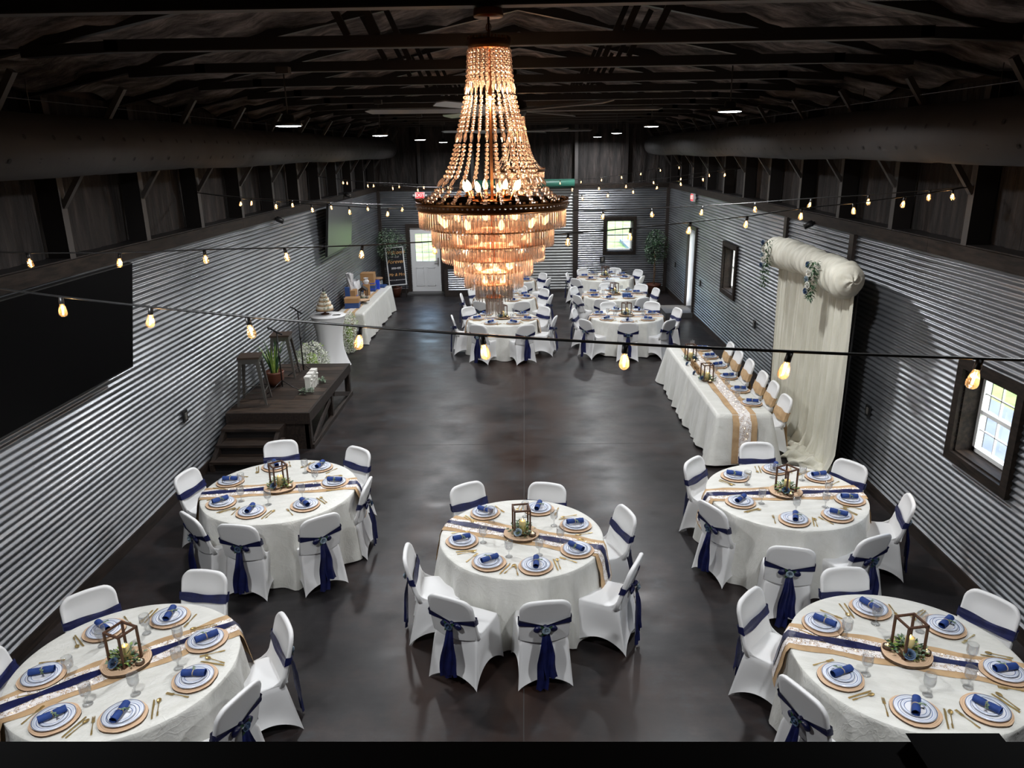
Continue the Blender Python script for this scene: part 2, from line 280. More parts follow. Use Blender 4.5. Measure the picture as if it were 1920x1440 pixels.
# ------------------------------------------------------------------ mesh builder
class MB:
    def __init__(s): s.v = []; s.f = []; s.m = []; s.sm = []
    def add(s, vs, fs, mi=0, smooth=False, M=None):
        o = len(s.v)
        s.v += [tuple(M @ Vector(p)) for p in vs] if M is not None else [tuple(p) for p in vs]
        for f in fs: s.f.append(tuple(o+i for i in f)); s.m.append(mi); s.sm.append(smooth)
        return s
    def box(s, a, b, mi=0, M=None):
        x0, y0, z0 = a; x1, y1, z1 = b
        return s.add([(x0,y0,z0),(x1,y0,z0),(x1,y1,z0),(x0,y1,z0),(x0,y0,z1),(x1,y0,z1),(x1,y1,z1),(x0,y1,z1)],
              [(3,2,1,0),(4,5,6,7),(0,1,5,4),(1,2,6,5),(2,3,7,6),(3,0,4,7)], mi, False, M)
    def bar(s, p, q, w, h, mi=0, up=(0,0,1)):
        p = Vector(p); q = Vector(q); d = (q-p); L = d.length; d.normalize(); u = Vector(up)
        if abs(d.dot(u)) > 0.98: u = Vector((0,1,0))
        x = d.cross(u).normalized(); u = x.cross(d)
        M = Matrix(((x.x,d.x,u.x,p.x),(x.y,d.y,u.y,p.y),(x.z,d.z,u.z,p.z),(0,0,0,1)))
        return s.box((-w/2,0,-h/2),(w/2,L,h/2),mi,M)
    def lathe(s, prof, n=16, mi=0, smooth=True, M=None, wob=None):
        vs = []; fs = []
        for (r, z) in prof:
            for k in range(n):
                a = 2*pi*k/n; rr = r*(1+(wob[k] if wob else 0)); vs.append((rr*cos(a), rr*sin(a), z))
        P = len(prof)
        for i in range(P-1):
            for k in range(n):
                a = i*n+k; b = i*n+(k+1) % n; fs.append((a, b, b+n, a+n))
        if prof[0][0] > 1e-6: fs.append(tuple(range(n-1, -1, -1)))
        if prof[-1][0] > 1e-6: fs.append(tuple((P-1)*n+k for k in range(n)))
        return s.add(vs, fs, mi, smooth, M)
    def tube(s, pts, r, n=6, mi=0, smooth=True, closed=False):
        pts = [Vector(p) for p in pts]; vs = []; fs = []; L = len(pts)
        for i, p in enumerate(pts):
            if closed: d = pts[(i+1) % L]-pts[i-1]
            else: d = pts[min(i+1, L-1)]-pts[max(i-1, 0)]
            d.normalize(); u = Vector((0,0,1)) if abs(d.z) < 0.95 else Vector((0,1,0))
            x = d.cross(u).normalized(); y = x.cross(d); rr = r[i] if isinstance(r, (list, tuple)) else r
            for k in range(n):
                a = 2*pi*k/n; vs.append(p+x*(rr*cos(a))+y*(rr*sin(a)))
        for i in range(L if closed else L-1):
            j = (i+1) % L
            for k in range(n): fs.append((i*n+k, i*n+(k+1) % n, j*n+(k+1) % n, j*n+k))
        if not closed: fs.append(tuple(range(n-1,-1,-1))); fs.append(tuple((L-1)*n+k for k in range(n)))
        return s.add(vs, fs, mi, smooth)
    def grid(s, fn, nu, nv, mi=0, smooth=True, closeu=False, M=None):
        vs = [fn(i/(nu if closeu else nu-1 or 1), j/(nv-1)) for j in range(nv) for i in range(nu)]
        fs = []
        for j in range(nv-1):
            for i in range(nu if closeu else nu-1):
                a = j*nu+i; b = j*nu+(i+1) % nu; fs.append((a, b, b+nu, a+nu))
        return s.add(vs, fs, mi, smooth, M)
    def ribbon(s, pts, side, w, mi=0, th=0.0015):
        # strip with real thickness: pts centre line, side = fn(i)->vector or vector
        vs = []; n = len(pts)
        for i, p in enumerate(pts):
            p = Vector(p); sd = Vector(side(i) if callable(side) else side).normalized(); ww = w(i) if callable(w) else w
            d = (Vector(pts[min(i+1, n-1)])-Vector(pts[max(i-1, 0)])).normalized(); nn = d.cross(sd).normalized()*th
            vs += [p-sd*ww/2+nn, p+sd*ww/2+nn, p+sd*ww/2-nn, p-sd*ww/2-nn]
        fs = [(0,1,2,3)]
        for i in range(n-1):
            a = i*4; b = a+4
            for k in range(4): fs.append((a+k, b+k, b+(k+1) % 4, a+(k+1) % 4))
        e = (n-1)*4; fs.append((e+3, e+2, e+1, e))
        return s.add(vs, fs, mi, True)
    def leaf(s, p, d, up, L, w, mi=0):
        p = Vector(p); d = Vector(d).normalized(); x = d.cross(Vector(up))
        if x.length < 1e-4: x = Vector((1,0,0))
        x.normalize(); u = x.cross(d)
        return s.add([p, p+d*L*0.45+x*w/2+u*L*0.05, p+d*L-u*L*0.08, p+d*L*0.45-x*w/2+u*L*0.05], [(0,1,2),(0,2,3)], mi, False)
    def mesh(s, name, mats):
        me = bpy.data.meshes.new(name); me.from_pydata([tuple(p) for p in s.v], [], s.f)
        if not isinstance(mats, (list, tuple)): mats = [mats]
        for x in mats: me.materials.append(x)
        me.polygons.foreach_set('material_index', s.m); me.polygons.foreach_set('use_smooth', s.sm)
        me.update(); return me
def rotz(a, loc=(0,0,0)): return Matrix.Translation(loc) @ Matrix.Rotation(a, 4, 'Z')

def tag(o, label=None, cat=None, group=None, kind=None):
    if label: o['label'] = label
    if cat: o['category'] = cat
    if group: o['group'] = group
    if kind: o['kind'] = kind
    return o
def put(name, me, parent=None, loc=(0,0,0), rot=(0,0,0), label=None, cat=None, group=None, kind=None):
    o = bpy.data.objects.new(name, me); COL.objects.link(o)
    o.location = loc; o.rotation_euler = rot
    if parent is not None: o.parent = parent
    return tag(o, label, cat, group, kind)
def obj(name, mb, mats, parent=None, **k): return put(name, mb.mesh(name, mats), parent, **k)
def thing(name, label, cat, loc=(0,0,0), rz=0, group=None):
    o = bpy.data.objects.new(name, None); COL.objects.link(o); o.empty_display_size = 0.05
    o.location = loc; o.rotation_euler = (0, 0, rz); return tag(o, label, cat, group)
CH = {}
def reg(root):   # collect children lists once for cheap copying
    CH[root.name] = [(c, [g for g in c.children]) for c in root.children]
def dup(root, loc, rz=0, label=None, group=None):
    r = root.copy(); COL.objects.link(r); r.location = loc; r.rotation_euler = (0, 0, rz)
    if label: r['label'] = label
    if group: r['group'] = group
    for c, gs in CH.get(root.name, []):
        k = c.copy(); COL.objects.link(k); k.parent = r
        for g in gs: q = g.copy(); COL.objects.link(q); q.parent = k
    return r
def struct(name, mb, mats, parent=None, **k):
    return obj(name, mb, mats, parent, kind=None if parent is not None else 'structure', **k)

# ------------------------------------------------------------------ room constants
XW = 4.57; YF = 24.2; YN = -3.2; ZC = 3.21; ZT = 3.36; ZB = 0.14; XO = 4.86
POSTY = [7.71+1.64*k for k in range(-6, 11)]
TRUSSY = [7.8+1.63*k for k in range(-6, 11)]

# floor
mb = MB().box((-5.0, YN-0.1, -0.2), (5.0, YF+0.4, 0))
struct('floor', mb, FLOORM)
mb = MB().box((0.012, YN, 0.0), (0.020, YF, 0.0012)).box((-XW, 10.9, 0.0), (XW, 10.908, 0.0012))
struct('trim_1', mb, mat('saw_cut_grey', (0.035, 0.032, 0.031), 0.7), label='saw cut joints in the dark concrete floor')

SCREWM = mat('zinc_screw_head', (0.25, 0.25, 0.26), 0.5, metal=0.3)
# corrugated sheets
PITCH = 0.0682; AMP = 0.012
def corr(axis, fixed, a0, a1, z0, z1, sign, fn=None, pitch=PITCH, amp=AMP, offs=0.0):
    # sheet with ribs running along the wall; sign = direction of the room interior
    n = max(2, int(round((z1-z0)/pitch*8)))
    vs = []; fs = []
    cols = max(2, int(abs(a1-a0)/0.3)+1); ph0 = R_.uniform(0, 6)
    for i in range(n+1):
        z = z0+(z1-z0)*i/n
        d = fixed+sign*(amp*cos(2*pi*z/pitch)+offs)
        for t in range(cols):
            a = a0+(a1-a0)*t/(cols-1)
            dd = d+0.0035*sin(a*2.3+z*1.7+ph0)*sin(pi*t/(cols-1))*sin(z*2.1+1)
            vs.append((dd, a, z) if axis == 'x' else (a, dd, z))
    for i in range(n):
        for t in range(cols-1):
            fs.append((i*cols+t, i*cols+t+1, (i+1)*cols+t+1, (i+1)*cols+t))
    m = MB(); m.add(vs, fs, 0, True)
    return m
def wall_sheets(parent, axis, fixed, sign, rects, step=2.44):
    rows = [ZB, 1.16, 2.18, ZC]
    for (a0, a1, z0, z1) in rects:
        L = a1-a0; k = max(1, int(round(L/step)))
        zs = sorted(set([z0, z1]+[r for r in rows if z0+0.08 < r < z1-0.08]))
        for i in range(k):
            for j in range(len(zs)-1):
                tl = R_.uniform(-0.0015, 0.0015)
                m = corr(axis, fixed, a0+L*i/k-0.006, a0+L*(i+1)/k+0.006, zs[j], zs[j+1]+0.004, sign, offs=0.0015*((i+j) % 2)+tl*0.3)
                po = obj('corrugated_panel', m, GALV, parent)
                sc_ = MB()
                for q in range(5):
                    z = zs[j]+(zs[j+1]-zs[j])*(q+0.5)/5; z = round(z/PITCH)*PITCH; a = a0+L*i/k+0.03
                    if zs[j] < z < zs[j+1]:
                        dd = fixed+sign*(AMP+0.002)
                        if axis == 'x': sc_.box((dd-0.002, a-0.004, z-0.004), (dd+0.002, a+0.004, z+0.004))
                        else: sc_.box((a-0.004, dd-0.002, z-0.004), (a+0.004, dd+0.002, z+0.004))
                if sc_.v: obj('screw_heads', sc_, SCREWM, po, kind='stuff')
WL = struct('wall_left', MB().box((-XO-0.02, YN, 0), (-XW-0.012, YF, ZT)), STEELB)
wall_sheets(WL, 'x', -XW, 1, [(YN, YF, ZB, ZC)])
def boxes_around(axis, f0, f1, A0, A1, Z0, Z1, holes):
    m = MB(); holes = sorted(holes); cur = A0
    def bx(a0, a1, z0, z1):
        if a1-a0 < 1e-4 or z1-z0 < 1e-4: return
        if axis == 'x': m.box((f0, a0, z0), (f1, a1, z1))
        else: m.box((a0, f0, z0), (a1, f1, z1))
    for (a0, a1, z0, z1) in holes:
        bx(cur, a0, Z0, Z1); bx(a0, a1, Z0, z0); bx(a0, a1, z1, Z1); cur = a1
    bx(cur, A1, Z0, Z1); return m
def rects_around(A0, A1, Z0, Z1, holes):
    out = []; cur = A0
    for (a0, a1, z0, z1) in sorted(holes):
        out.append((cur, a0, Z0, Z1))
        if z0 > Z0+0.02: out.append((a0, a1, Z0, z0))
        if z1 < Z1-0.02: out.append((a0, a1, z1, Z1))
        cur = a1
    out.append((cur, A1, Z0, Z1)); return out
# openings (inside faces)
WR = [(6.58, 7.46, 1.27, 2.17), (16.2, 17.16, 1.30, 2.26), (20.1, 20.95, 0.14, 2.28)]
WB = [(-3.60, -2.66, 0.0, 2.08), (2.63, 3.47, 1.26, 2.24)]
wr = struct('wall_right', boxes_around('x', XW+0.012, XO, YN, YF, 0, ZT, WR), STEELB)
wall_sheets(wr, 'x', XW, -1, rects_around(YN, 10.42, ZB, ZC, WR[:1])+[(10.55, 13.15, ZB, ZC)]+rects_around(13.28, YF, ZB, ZC, WR[1:]))
wb_ = struct('wall_back', boxes_around('y', YF+0.012, YF+0.3, -XO, XO, 0, ZT, WB), STEELB)
wall_sheets(wb_, 'y', YF, -1, rects_around(-XW, -1.6, ZB, ZC, WB[:1])+rects_around(1.72, XW, ZB, ZC, WB[1:]), 1.6)
# near wall behind the camera
struct('wall_front', MB().box((-XO, YN-0.15, 0), (XO, YN, 6.2)), FOAM)

# foam upper walls
def foam_wall(sx, name):
    m = MB()
    def f(u, v):
        y = YN+(YF-YN)*u; z = ZT-0.1+(4.98-ZT+0.1)*v
        ph = ((y-POSTY[0]) % 1.64)/1.64
        return (sx*(XO-0.0-0.05*(1-abs(2*ph-1))**0.5+0.012*sin(y*13+z*2.1)+0.01*sin(y*31+1)), y, z)
    m.grid(f, 360, 10, 0, True)
    return obj(name, m, FOAM, WL if sx < 0 else wr)
foam_wall(-1, 'foam_panel'); foam_wall(1, 'foam_panel')
m = MB()
m.grid(lambda u, v: (-XO+2*XO*u, YF+0.16-0.03*sin(u*40)-0.012*sin(u*173), ZT-0.1+3.0*v), 300, 8)
obj('foam_panel', m, FOAM, wb_)
# ceiling: two foam slopes
SL = 0.2; ZE = 4.86; RIDGE = ZE+XO*SL
cl = None
m = MB()
def cf(u, v):
    x = -XO+2*XO*u; y = YN+(YF-YN)*v
    ph = ((y-TRUSSY[0]) % 1.63)/1.63
    z = RIDGE-abs(x)*SL+0.12*sin(pi*ph)**0.8+0.025*sin(x*7+y*3.1)+0.02*sin(x*2.6-y*6)+0.012*sin(x*17+y*2)
    return (x, y, z+0.1)
m.grid(cf, 90, 400, 0, True)
cl = struct('ceiling', m, FOAMC)
struct('trim_2', MB().box((-XO-0.1, YN-0.2, RIDGE+0.4), (XO+0.1, YF+0.4, RIDGE+0.5)).box((-XO-0.12, YN-0.2, ZT), (-XO-0.04, YF+0.4, RIDGE+0.4)).box((XO+0.04, YN-0.2, ZT), (XO+0.12, YF+0.4, RIDGE+0.4)).box((-XO-0.1, YF+0.3, ZT), (XO+0.1, YF+0.4, RIDGE+0.4)), STEELB, label='outer steel shell of the building')

# trim boards on top of the wainscot, posts, base boards
def board(m, a, b): m.box(a, b)
tn = [3]
def trim(mb_, label, M=WOODT):
    o = struct('trim_%d' % tn[0], mb_, M, label=label); tn[0] += 1; return o
def board_row(parentlabel, axis, fixed, sign, A0, A1, z0, z1, th=0.04, L=3.66):
    p = None; n = max(1, int(round((A1-A0)/L)))
    for i in range(n):
        a0 = A0+(A1-A0)*i/n; a1 = A0+(A1-A0)*(i+1)/n-0.004
        m = MB(); d0, d1 = sorted((fixed, fixed+sign*th))
        if axis == 'x': m.box((d0, a0, z0), (d1, a1, z1))
        else: m.box((a0, d0, z0), (a1, d1, z1))
        if p is None: p = trim(m, parentlabel)
        else: obj('board', m, WOODT, p)
board_row('dark wood cap board above the left corrugated wall', 'x', -XW-0.01, 1, YN, YF, ZC, ZT)
board_row('dark wood cap board above the right corrugated wall', 'x', XW+0.01, -1, YN, YF, ZC, ZT)
board_row('dark wood cap board above the back corrugated wall', 'y', YF+0.01, -1, 1.62, XW, ZC, ZT)
board_row('dark wood cap board above the back left corrugated wall', 'y', YF+0.01, -1, -XW, -1.5, ZC, ZT)
m = MB().box((-XO, YN, ZT-0.005), (-XW-0.02, YF, ZT+0.01)); trim(m, 'dusty ledge behind the left cap board', STEELB)
m = MB().box((XW+0.02, YN, ZT-0.005), (XO, YF, ZT+0.01)); trim(m, 'dusty ledge behind the right cap board', STEELB)
# base boards
m = MB().box((-XW-0.01, YN, 0), (-XW+0.03, YF, ZB)); struct('baseboard_left', m, WOODD)
m = MB().box((XW-0.03, YN, 0), (XW+0.01, 20.0, ZB)).box((XW-0.03, 21.05, 0), (XW+0.01, YF, ZB)); struct('baseboard_right', m, WOODD)
m = MB().box((-XW, YF-0.03, 0), (-3.72, YF+0.01, ZB)).box((1.72, YF-0.03, 0), (XW, YF+0.01, ZB)); struct('baseboard_back', m, WOODD)
# vertical wood columns
for (x0, x1, y0, y1, lab) in [(XW-0.05, XW+0.01, 10.42, 10.56, 'dark wood column on the right wall, near side of the draped arch'),
                              (XW-0.05, XW+0.01, 13.14, 13.28, 'dark wood column on the right wall, far side of the draped arch'),
                              (1.58, 1.74, YF-0.06, YF+0.01, 'dark wood column right of the grey roll-up door'),
                              (XW-0.1, XW+0.0, YF-0.1, YF+0.0, 'dark wood corner column at the far right corner'),
                              (-XW, -XW+0.1, YF-0.1, YF, 'dark wood corner column at the far left corner')]:
    trim(MB().box((x0, y0, 0), (x1, y1, ZC)), lab, WOODD)

# posts with knee braces
ordn = ['first','second','third','fourth','fifth','sixth','seventh','eighth','ninth','tenth','eleventh','twelfth','thirteenth','fourteenth','fifteenth','sixteenth','seventeenth']
def post(side, y, lab):
    s = -1 if side == 'left' else 1
    t = thing('wall_post', lab, 'post', (s*4.70, y, ZT), 0, 'steel posts above the %s wall' % side)
    obj('post', MB().box((-0.11, -0.05, 0), (0.11, 0.05, 1.55)), [STEELB], t)
    obj('lit_flange', MB().box((-s*0.11-0.004, -0.05, 0), (-s*0.11+0.004, 0.05, 1.5)), [STEELG], t)  # paler strip puts the light on the post's front edge into colour
    obj('knee_brace', MB().bar((-s*0.11, 0, 0.52), (-s*0.90, 0, 1.63), 0.05, 0.06, up=(0, 1, 0)), [STEELG], t)
    return t
k = 0
for y in POSTY:
    if y < 4.0: continue
    yy = y
    post('left', yy, 'dark steel post with knee brace above left wall, %s from camera' % ordn[k])
    post('right', 7.93+1.64*(k-2), 'dark steel post with knee brace above right wall, %s from camera' % ordn[k]); k += 1
# trusses
k = 0
for y in TRUSSY:
    if y < 2.0: continue
    lab = 'black roof truss across the ceiling, %s from the camera' % ordn[k]; k += 1
    t = thing('roof_truss', lab, 'truss', (0, y, 0), 0, 'roof trusses across the ceiling')
    obj('bottom_chord', MB().box((-3.1, -0.045, 5.12), (3.1, 0.045, 5.20)), STEELB, t)
    obj('chord_flange', MB().box((-3.1, -0.047, 5.112), (3.1, 0.047, 5.12)), STEELG, t)
    for s in (-1, 1):
        obj('rafter', MB().bar((s*XO, 0, ZE+0.10), (0, 0, RIDGE+0.10), 0.07, 0.10), STEELB, t)
        for xx in (0.93, 1.16): obj('web', MB().bar((s*xx-0.1, 0, 5.2), (s*(xx+0.2)-0.1, 0, RIDGE-xx*SL), 0.05, 0.05), STEELB, t)
        obj('gusset', MB().bar((s*3.0, 0, 5.155), (s*3.75, 0, 5.125), 0.09, 0.08), STEELB, t)

# gable framing on back wall
for x in (-3.2, -1.55, 0.1, 1.66, 3.2):
    trim(MB().box((x-0.05, YF-0.02, ZT), (x+0.05, YF+0.1, 5.1)), 'vertical steel framing on the black back gable', STEELG if x == 1.66 else STEELB)

# ducts
def duct(x, lab, y1, cap):
    t = thing('air_duct', lab, 'duct', (x, 0, 4.46), 0, 'fabric air ducts')
    m = MB(); n = 28; Rr = 0.265; pts = []
    L = int((y1-YN)/0.12)
    def f(u, v):
        y = YN+0.1+(y1-YN-0.1)*v; a = 2*pi*u; rr = Rr
        seam = min(abs(y-q) for q in SEAMS)
        rr -= 0.012*math.exp(-(seam/0.05)**2)
        rr += 0.006*sin(a*3+y*2.3)*math.exp(-(seam/0.3)**2)
        e = (y1-y)
        if e < 0.3: rr *= sqrt(max(0.0, 1-(1-e/0.3)**2))*0.98+0.02
        return (rr*cos(a), y, rr*sin(a)-0.01*sin(y*1.2))
    m.grid(f, n, L, 0, True, closeu=True)
    obj('duct_tube', m, DUCTM, t)
    hm = MB(); y = 3.0
    s = -1 if x > 0 else 1
    while y < y1-0.6:
        for ang, off in ((12, 0.0), (-28, 0.19)):
            a = radians(ang) if s > 0 else pi-radians(ang)
            c = Vector(((Rr+0.003)*cos(a), y+off, (Rr+0.003)*sin(a))); nn = Vector((cos(a), 0, sin(a)))
            tx = Vector((0, 1, 0)); ty = nn.cross(tx)
            vs = [c+tx*0.022*cos(2*pi*q/8)+ty*0.022*sin(2*pi*q/8) for q in range(8)]
            hm.add(vs, [tuple(range(8))], 0)
        y += 0.38
    obj('air_holes', hm, HOLEM, t, kind='stuff')
    hw = MB(); hw.tube([(0, YN+0.2, 0.36), (0, y1-0.1, 0.36)], 0.004, 4)
    obj('hanger_cable', hw, STEELG, t)
    for i in range(8): obj('hanger', MB().tube([(0, 4+i*2.6, 0.26), (0, 4+i*2.6, 0.52)], 0.004, 4), STEELG, t)
SEAMS = [2.0+1.25*i+(0.35 if i % 3 == 1 else 0) for i in range(20)]
duct(-4.05, 'long charcoal round air duct along the left wall', 24.0, 1)
duct(3.92, 'long charcoal round air duct along the right wall', 24.0, 1)

# ------------------------------------------------------------------ windows and doors
def window(idx, parentname, axis, sgn, a0, a1, z0, z1, fixed):
    # builds in local frame: u along wall, d depth outward
    def P(u, d, z): return (fixed+sgn*d, u, z) if axis == 'x' else (u, fixed+sgn*d, z)
    def bx(m, u0, u1, d0, d1, za, zb):
        p = P(u0, d0, za); q = P(u1, d1, zb); m.box(tuple(min(a, b) for a, b in zip(p, q)), tuple(max(a, b) for a, b in zip(p, q)))
    m = MB(); w = 0.10
    bx(m, a0-w, a0, -0.05, 0.0, z0-w, z1+w); bx(m, a1, a1+w, -0.05, 0.0, z0-w, z1+w); bx(m, a0, a1, -0.05, 0.0, z0-w, z0); bx(m, a0, a1, -0.05, 0.0, z1, z1+w)
    o = struct('window_%d' % idx, m, WOODT, label=None)
    for (u0, u1, za, zb) in ((a0, a0+0.015, z0, z1), (a1-0.015, a1, z0, z1), (a0, a1, z0, z0+0.015), (a0, a1, z1-0.015, z1)):
        q = MB(); bx(q, u0, u1, 0.0, 0.2, za, zb); obj('jamb', q, WOODT, o)
    fr = MB(); t = 0.045; A0 = a0+0.015; A1 = a1-0.015; Z0 = z0+0.015; Z1 = z1-0.015
    for (u0, u1, za, zb) in ((A0, A0+t, Z0, Z1), (A1-t, A1, Z0, Z1), (A0, A1, Z0, Z0+t), (A0, A1, Z1-t, Z1)): bx(fr, u0, u1, 0.17, 0.24, za, zb)
    fo = obj('window_frame', fr, VINYL, o)
    zm = (Z0+Z1)/2; q = MB(); bx(q, A0+t, A1-t, 0.175, 0.22, zm-0.02, zm+0.02); obj('meeting_rail', q, VINYL, fo)
    g = MB()
    for i in (1, 2):
        u = A0+t+(A1-A0-2*t)*i/3; bx(g, u-0.006, u+0.006, 0.195, 0.205, Z0+t, Z1-t)
    for zz in ((Z0+t+zm)/2, (Z1-t+zm)/2): bx(g, A0+t, A1-t, 0.195, 0.205, zz-0.006, zz+0.006)
    obj('muntins', g, VINYL, fo)
    for (za, zb) in ((Z0+t, zm-0.02), (zm+0.02, Z1-t)):
        q = MB(); bx(q, A0+t, A1-t, 0.208, 0.211, za, zb); obj('pane', q, PANE, fo)
    return o
window(1, 'wall_right', 'x', 1, WR[0][0], WR[0][1], WR[0][2], WR[0][3], XW)
window(2, 'wall_right', 'x', 1, WR[1][0], WR[1][1], WR[1][2], WR[1][3], XW)
window(3, 'wall_back', 'y', 1, WB[1][0], WB[1][1], WB[1][2], WB[1][3], YF)
# door 1: white half-lite door in the back wall
a0, a1, z1 = WB[0][0], WB[0][1], WB[0][3]
m = MB().box((a0, YF+0.02, 0.04), (a1, YF+0.06, 1.02)).box((a0, YF+0.02, 1.02), (a0+0.16, YF+0.06, z1)).box((a1-0.16, YF+0.02, 1.02), (a1, YF+0.06, z1)).box((a0+0.16, YF+0.02, z1-0.2), (a1-0.16, YF+0.06, z1))
d1 = struct('door_1', m, WHITEP)
m = MB()
for i in (1, 2): x = a0+0.16+(a1-a0-0.32)*i/3; m.box((x-0.008, YF+0.022, 1.02), (x+0.008, YF+0.045, z1-0.2))
for i in (1, 2): z = 1.02+(z1-1.22)*i/3; m.box((a0+0.16, YF+0.022, z-0.008), (a1-0.16, YF+0.045, z+0.008))
obj('muntins', m, WHITEP, d1)
obj('pane', MB().box((a0+0.16, YF+0.048, 1.02), (a1-0.16, YF+0.052, z1-0.2)), PANE, d1)
for i in (0, 1):
    x0 = a0+0.14+i*0.36; m = MB()
    for q in ((x0, x0+0.02, 0.22, 0.82), (x0+0.24, x0+0.26, 0.22, 0.82), (x0, x0+0.26, 0.22, 0.24), (x0, x0+0.26, 0.80, 0.82)): m.box((q[0], YF+0.008, q[2]), (q[1], YF+0.02, q[3]))
    m.box((x0+0.04, YF+0.012, 0.26), (x0+0.22, YF+0.02, 0.78)); obj('door_panel', m, WHITEP, d1)
obj('door_handle', MB().box((a1-0.09, YF-0.03, 0.92), (a1-0.05, YF+0.02, 1.12)).bar((a1-0.07, YF-0.03, 1.02), (a1-0.19, YF-0.03, 1.02), 0.02, 0.02), PLASTG, d1)
m = MB().box((a0-0.13, YF-0.04, 0), (a0-0.01, YF+0.012, z1+0.12)).box((a1+0.01, YF-0.04, 0), (a1+0.13, YF+0.012, z1+0.12)).box((a0-0.01, YF-0.04, z1), (a1+0.01, YF+0.012, z1+0.12))
obj('door_casing', m, WOODD, d1)
obj('threshold_step', MB().box((a0-0.12, YF-0.42, 0.0), (a1+0.16, YF+0.02, 0.045)), mat('grey_concrete_step', (0.07, 0.07, 0.07), 0.6), d1)
# door 2: glazed door in the right wall
y0, y1, z0, z1 = WR[2]
m = MB().box((XW+0.14, y0, z0), (XW+0.19, y0+0.1, z1)).box((XW+0.14, y1-0.1, z0), (XW+0.19, y1, z1)).box((XW+0.14, y0+0.1, z0), (XW+0.19, y1-0.1, z0+0.2)).box((XW+0.14, y0+0.1, z1-0.12), (XW+0.19, y1-0.1, z1))
d2 = struct('door_2', m, WHITEP)
obj('pane', MB().box((XW+0.16, y0+0.1, z0+0.2), (XW+0.165, y1-0.1, z1-0.12)), PANE, d2)
obj('door_jamb', MB().box((XW-0.0, y1-0.02, z0), (XW+0.2, y1+0.0, z1)).box((XW, y0, z0), (XW+0.2, y0+0.02, z1)).box((XW, y0, z1-0.02), (XW+0.2, y1, z1)), WHITEP, d2)
m = MB().box((XW-0.05, y0-0.1, 0), (XW, y0, z1+0.1)).box((XW-0.05, y1, 0), (XW, y1+0.1, z1+0.1)).box((XW-0.05, y0, z1), (XW, y1, z1+0.1))
obj('door_casing', m, WOODD, d2)
obj('threshold_step', MB().box((XW-0.75, y0-0.15, 0), (XW+0.2, y1+0.1, 0.135)), mat('grey_concrete_step', (0.07, 0.07, 0.07), 0.6), d2)
obj('door_handle', MB().box((XW+0.1, y0+0.03, 1.0), (XW+0.14, y0+0.07, 1.2)), PLASTB, d2)
# door 3: roll-up door on back wall
m = corr('y', YF+0.0, -1.5, 1.58, 0.03, 3.22, -1, pitch=0.0915, amp=0.016)
d3 = struct('door_3', m, ROLLM)
obj('bottom_bar', MB().box((-1.5, YF-0.03, 0.0), (1.58, YF+0.02, 0.05)), STEELG, d3)
m = MB().lathe([(0.13, 0), (0.13, 3.1)], 14, 0, True, M=Matrix.Translation((-1.5, YF-0.1, 3.38)) @ Matrix.Rotation(pi/2, 4, 'Y'))
for i in range(8): pass
obj('roll_cover', m, GREENR, d3)
obj('guide_track', MB().box((-1.6, YF-0.06, 0), (-1.5, YF+0.01, 3.4)), STEELB, d3)

# outside
OG = 0.0
m = MB().box((-60, -40, -0.35), (60, 120, -0.25)); o = obj('lawn', m, GRASSM); tag(o, 'sunlit green lawn seen through the windows', 'grass', kind='stuff')
m = MB().box((XO+0.15, -5, -0.25), (8.6, 40, -0.12)); o = obj('concrete_path', m, WALKM); tag(o, 'pale concrete walk outside the right windows', 'path', kind='structure')

# ------------------------------------------------------------------ mezzanine rail in front of the camera
rl = thing('balcony_rail', 'matte black balcony rail along the bottom of the picture', 'railing', (0, 0, 0))
obj('top_rail', MB().box((-4.5, 0.16, 3.90), (4.5, 0.452, 3.94)), RAILM, rl)
for i in range(7): obj('baluster', MB().box((-4.2+i*1.4-0.03, 0.27, 2.85), (-4.2+i*1.4+0.03, 0.33, 3.90)), RAILM, rl)
obj('bottom_rail', MB().box((-4.5, 0.25, 2.9), (4.5, 0.35, 2.96)), RAILM, rl)
struct('trim_%d' % tn[0], MB().box((-XW, YN, 2.65), (XW, 0.38, 2.85)), RAILM, label='balcony deck edge under the black rail'); tn[0] += 1
m = MB().box((0.343, 0.30, 3.94), (0.405, 0.456, 3.944)); m.v = [(x-(0.006 if z > 3.942 and x < 0.35 else 0), y, z) for x, y, z in m.v]
o = obj('black_clamp', m, RAILM); tag(o, 'flat black clamp block on the balcony rail at lower right', 'clamp')

# ------------------------------------------------------------------ high bay lights
def high_bay(x, y, lab, z=4.62, rod=True, light=True):
    t = thing('high_bay_light', lab, 'ceiling light', (x, y, z), 0, 'round high bay lights')
    obj('housing', MB().lathe([(0.04, 0.10), (0.055, 0.095), (0.06, 0.04), (0.125, 0.03), (0.132, 0.0), (0.12, -0.004)], 24), PLASTB, t)
    obj('diffuser', MB().lathe([(0.118, -0.006), (0.08, -0.012), (0.0, -0.015)], 24), LEDM, t)
    obj('hanging_rod', MB().tube([(0, 0, 0.09), (0, 0, 0.49)], 0.007, 6), STEELG, t)
    obj('mount_box', MB().box((-0.06, -0.05, 0.46), (0.06, 0.05, 0.52)), STEELG, t)
    if light:
        ld = bpy.data.lights.new('led_light', 'AREA'); ld.shape = 'DISK'; ld.size = 0.3; ld.energy = HIGHBAY_W; ld.color = (0.955, 0.975, 1.0)
        ld.spread = radians(170)
        lo = bpy.data.objects.new('led_light', ld); COL.objects.link(lo); lo.parent = t; lo.location = (0, 0, -0.03)
    return t
for i, yy in enumerate((7.6, 12.4, 17.15, 22.0)):
    high_bay(-2.2, yy, 'round black high bay light, %s in the left row' % ordn[i])
for i, yy in enumerate((8.35, 13.4, 18.4, 23.2)):
    high_bay(2.2, yy, 'round black high bay light, %s in the right row' % ordn[i], z=4.72)
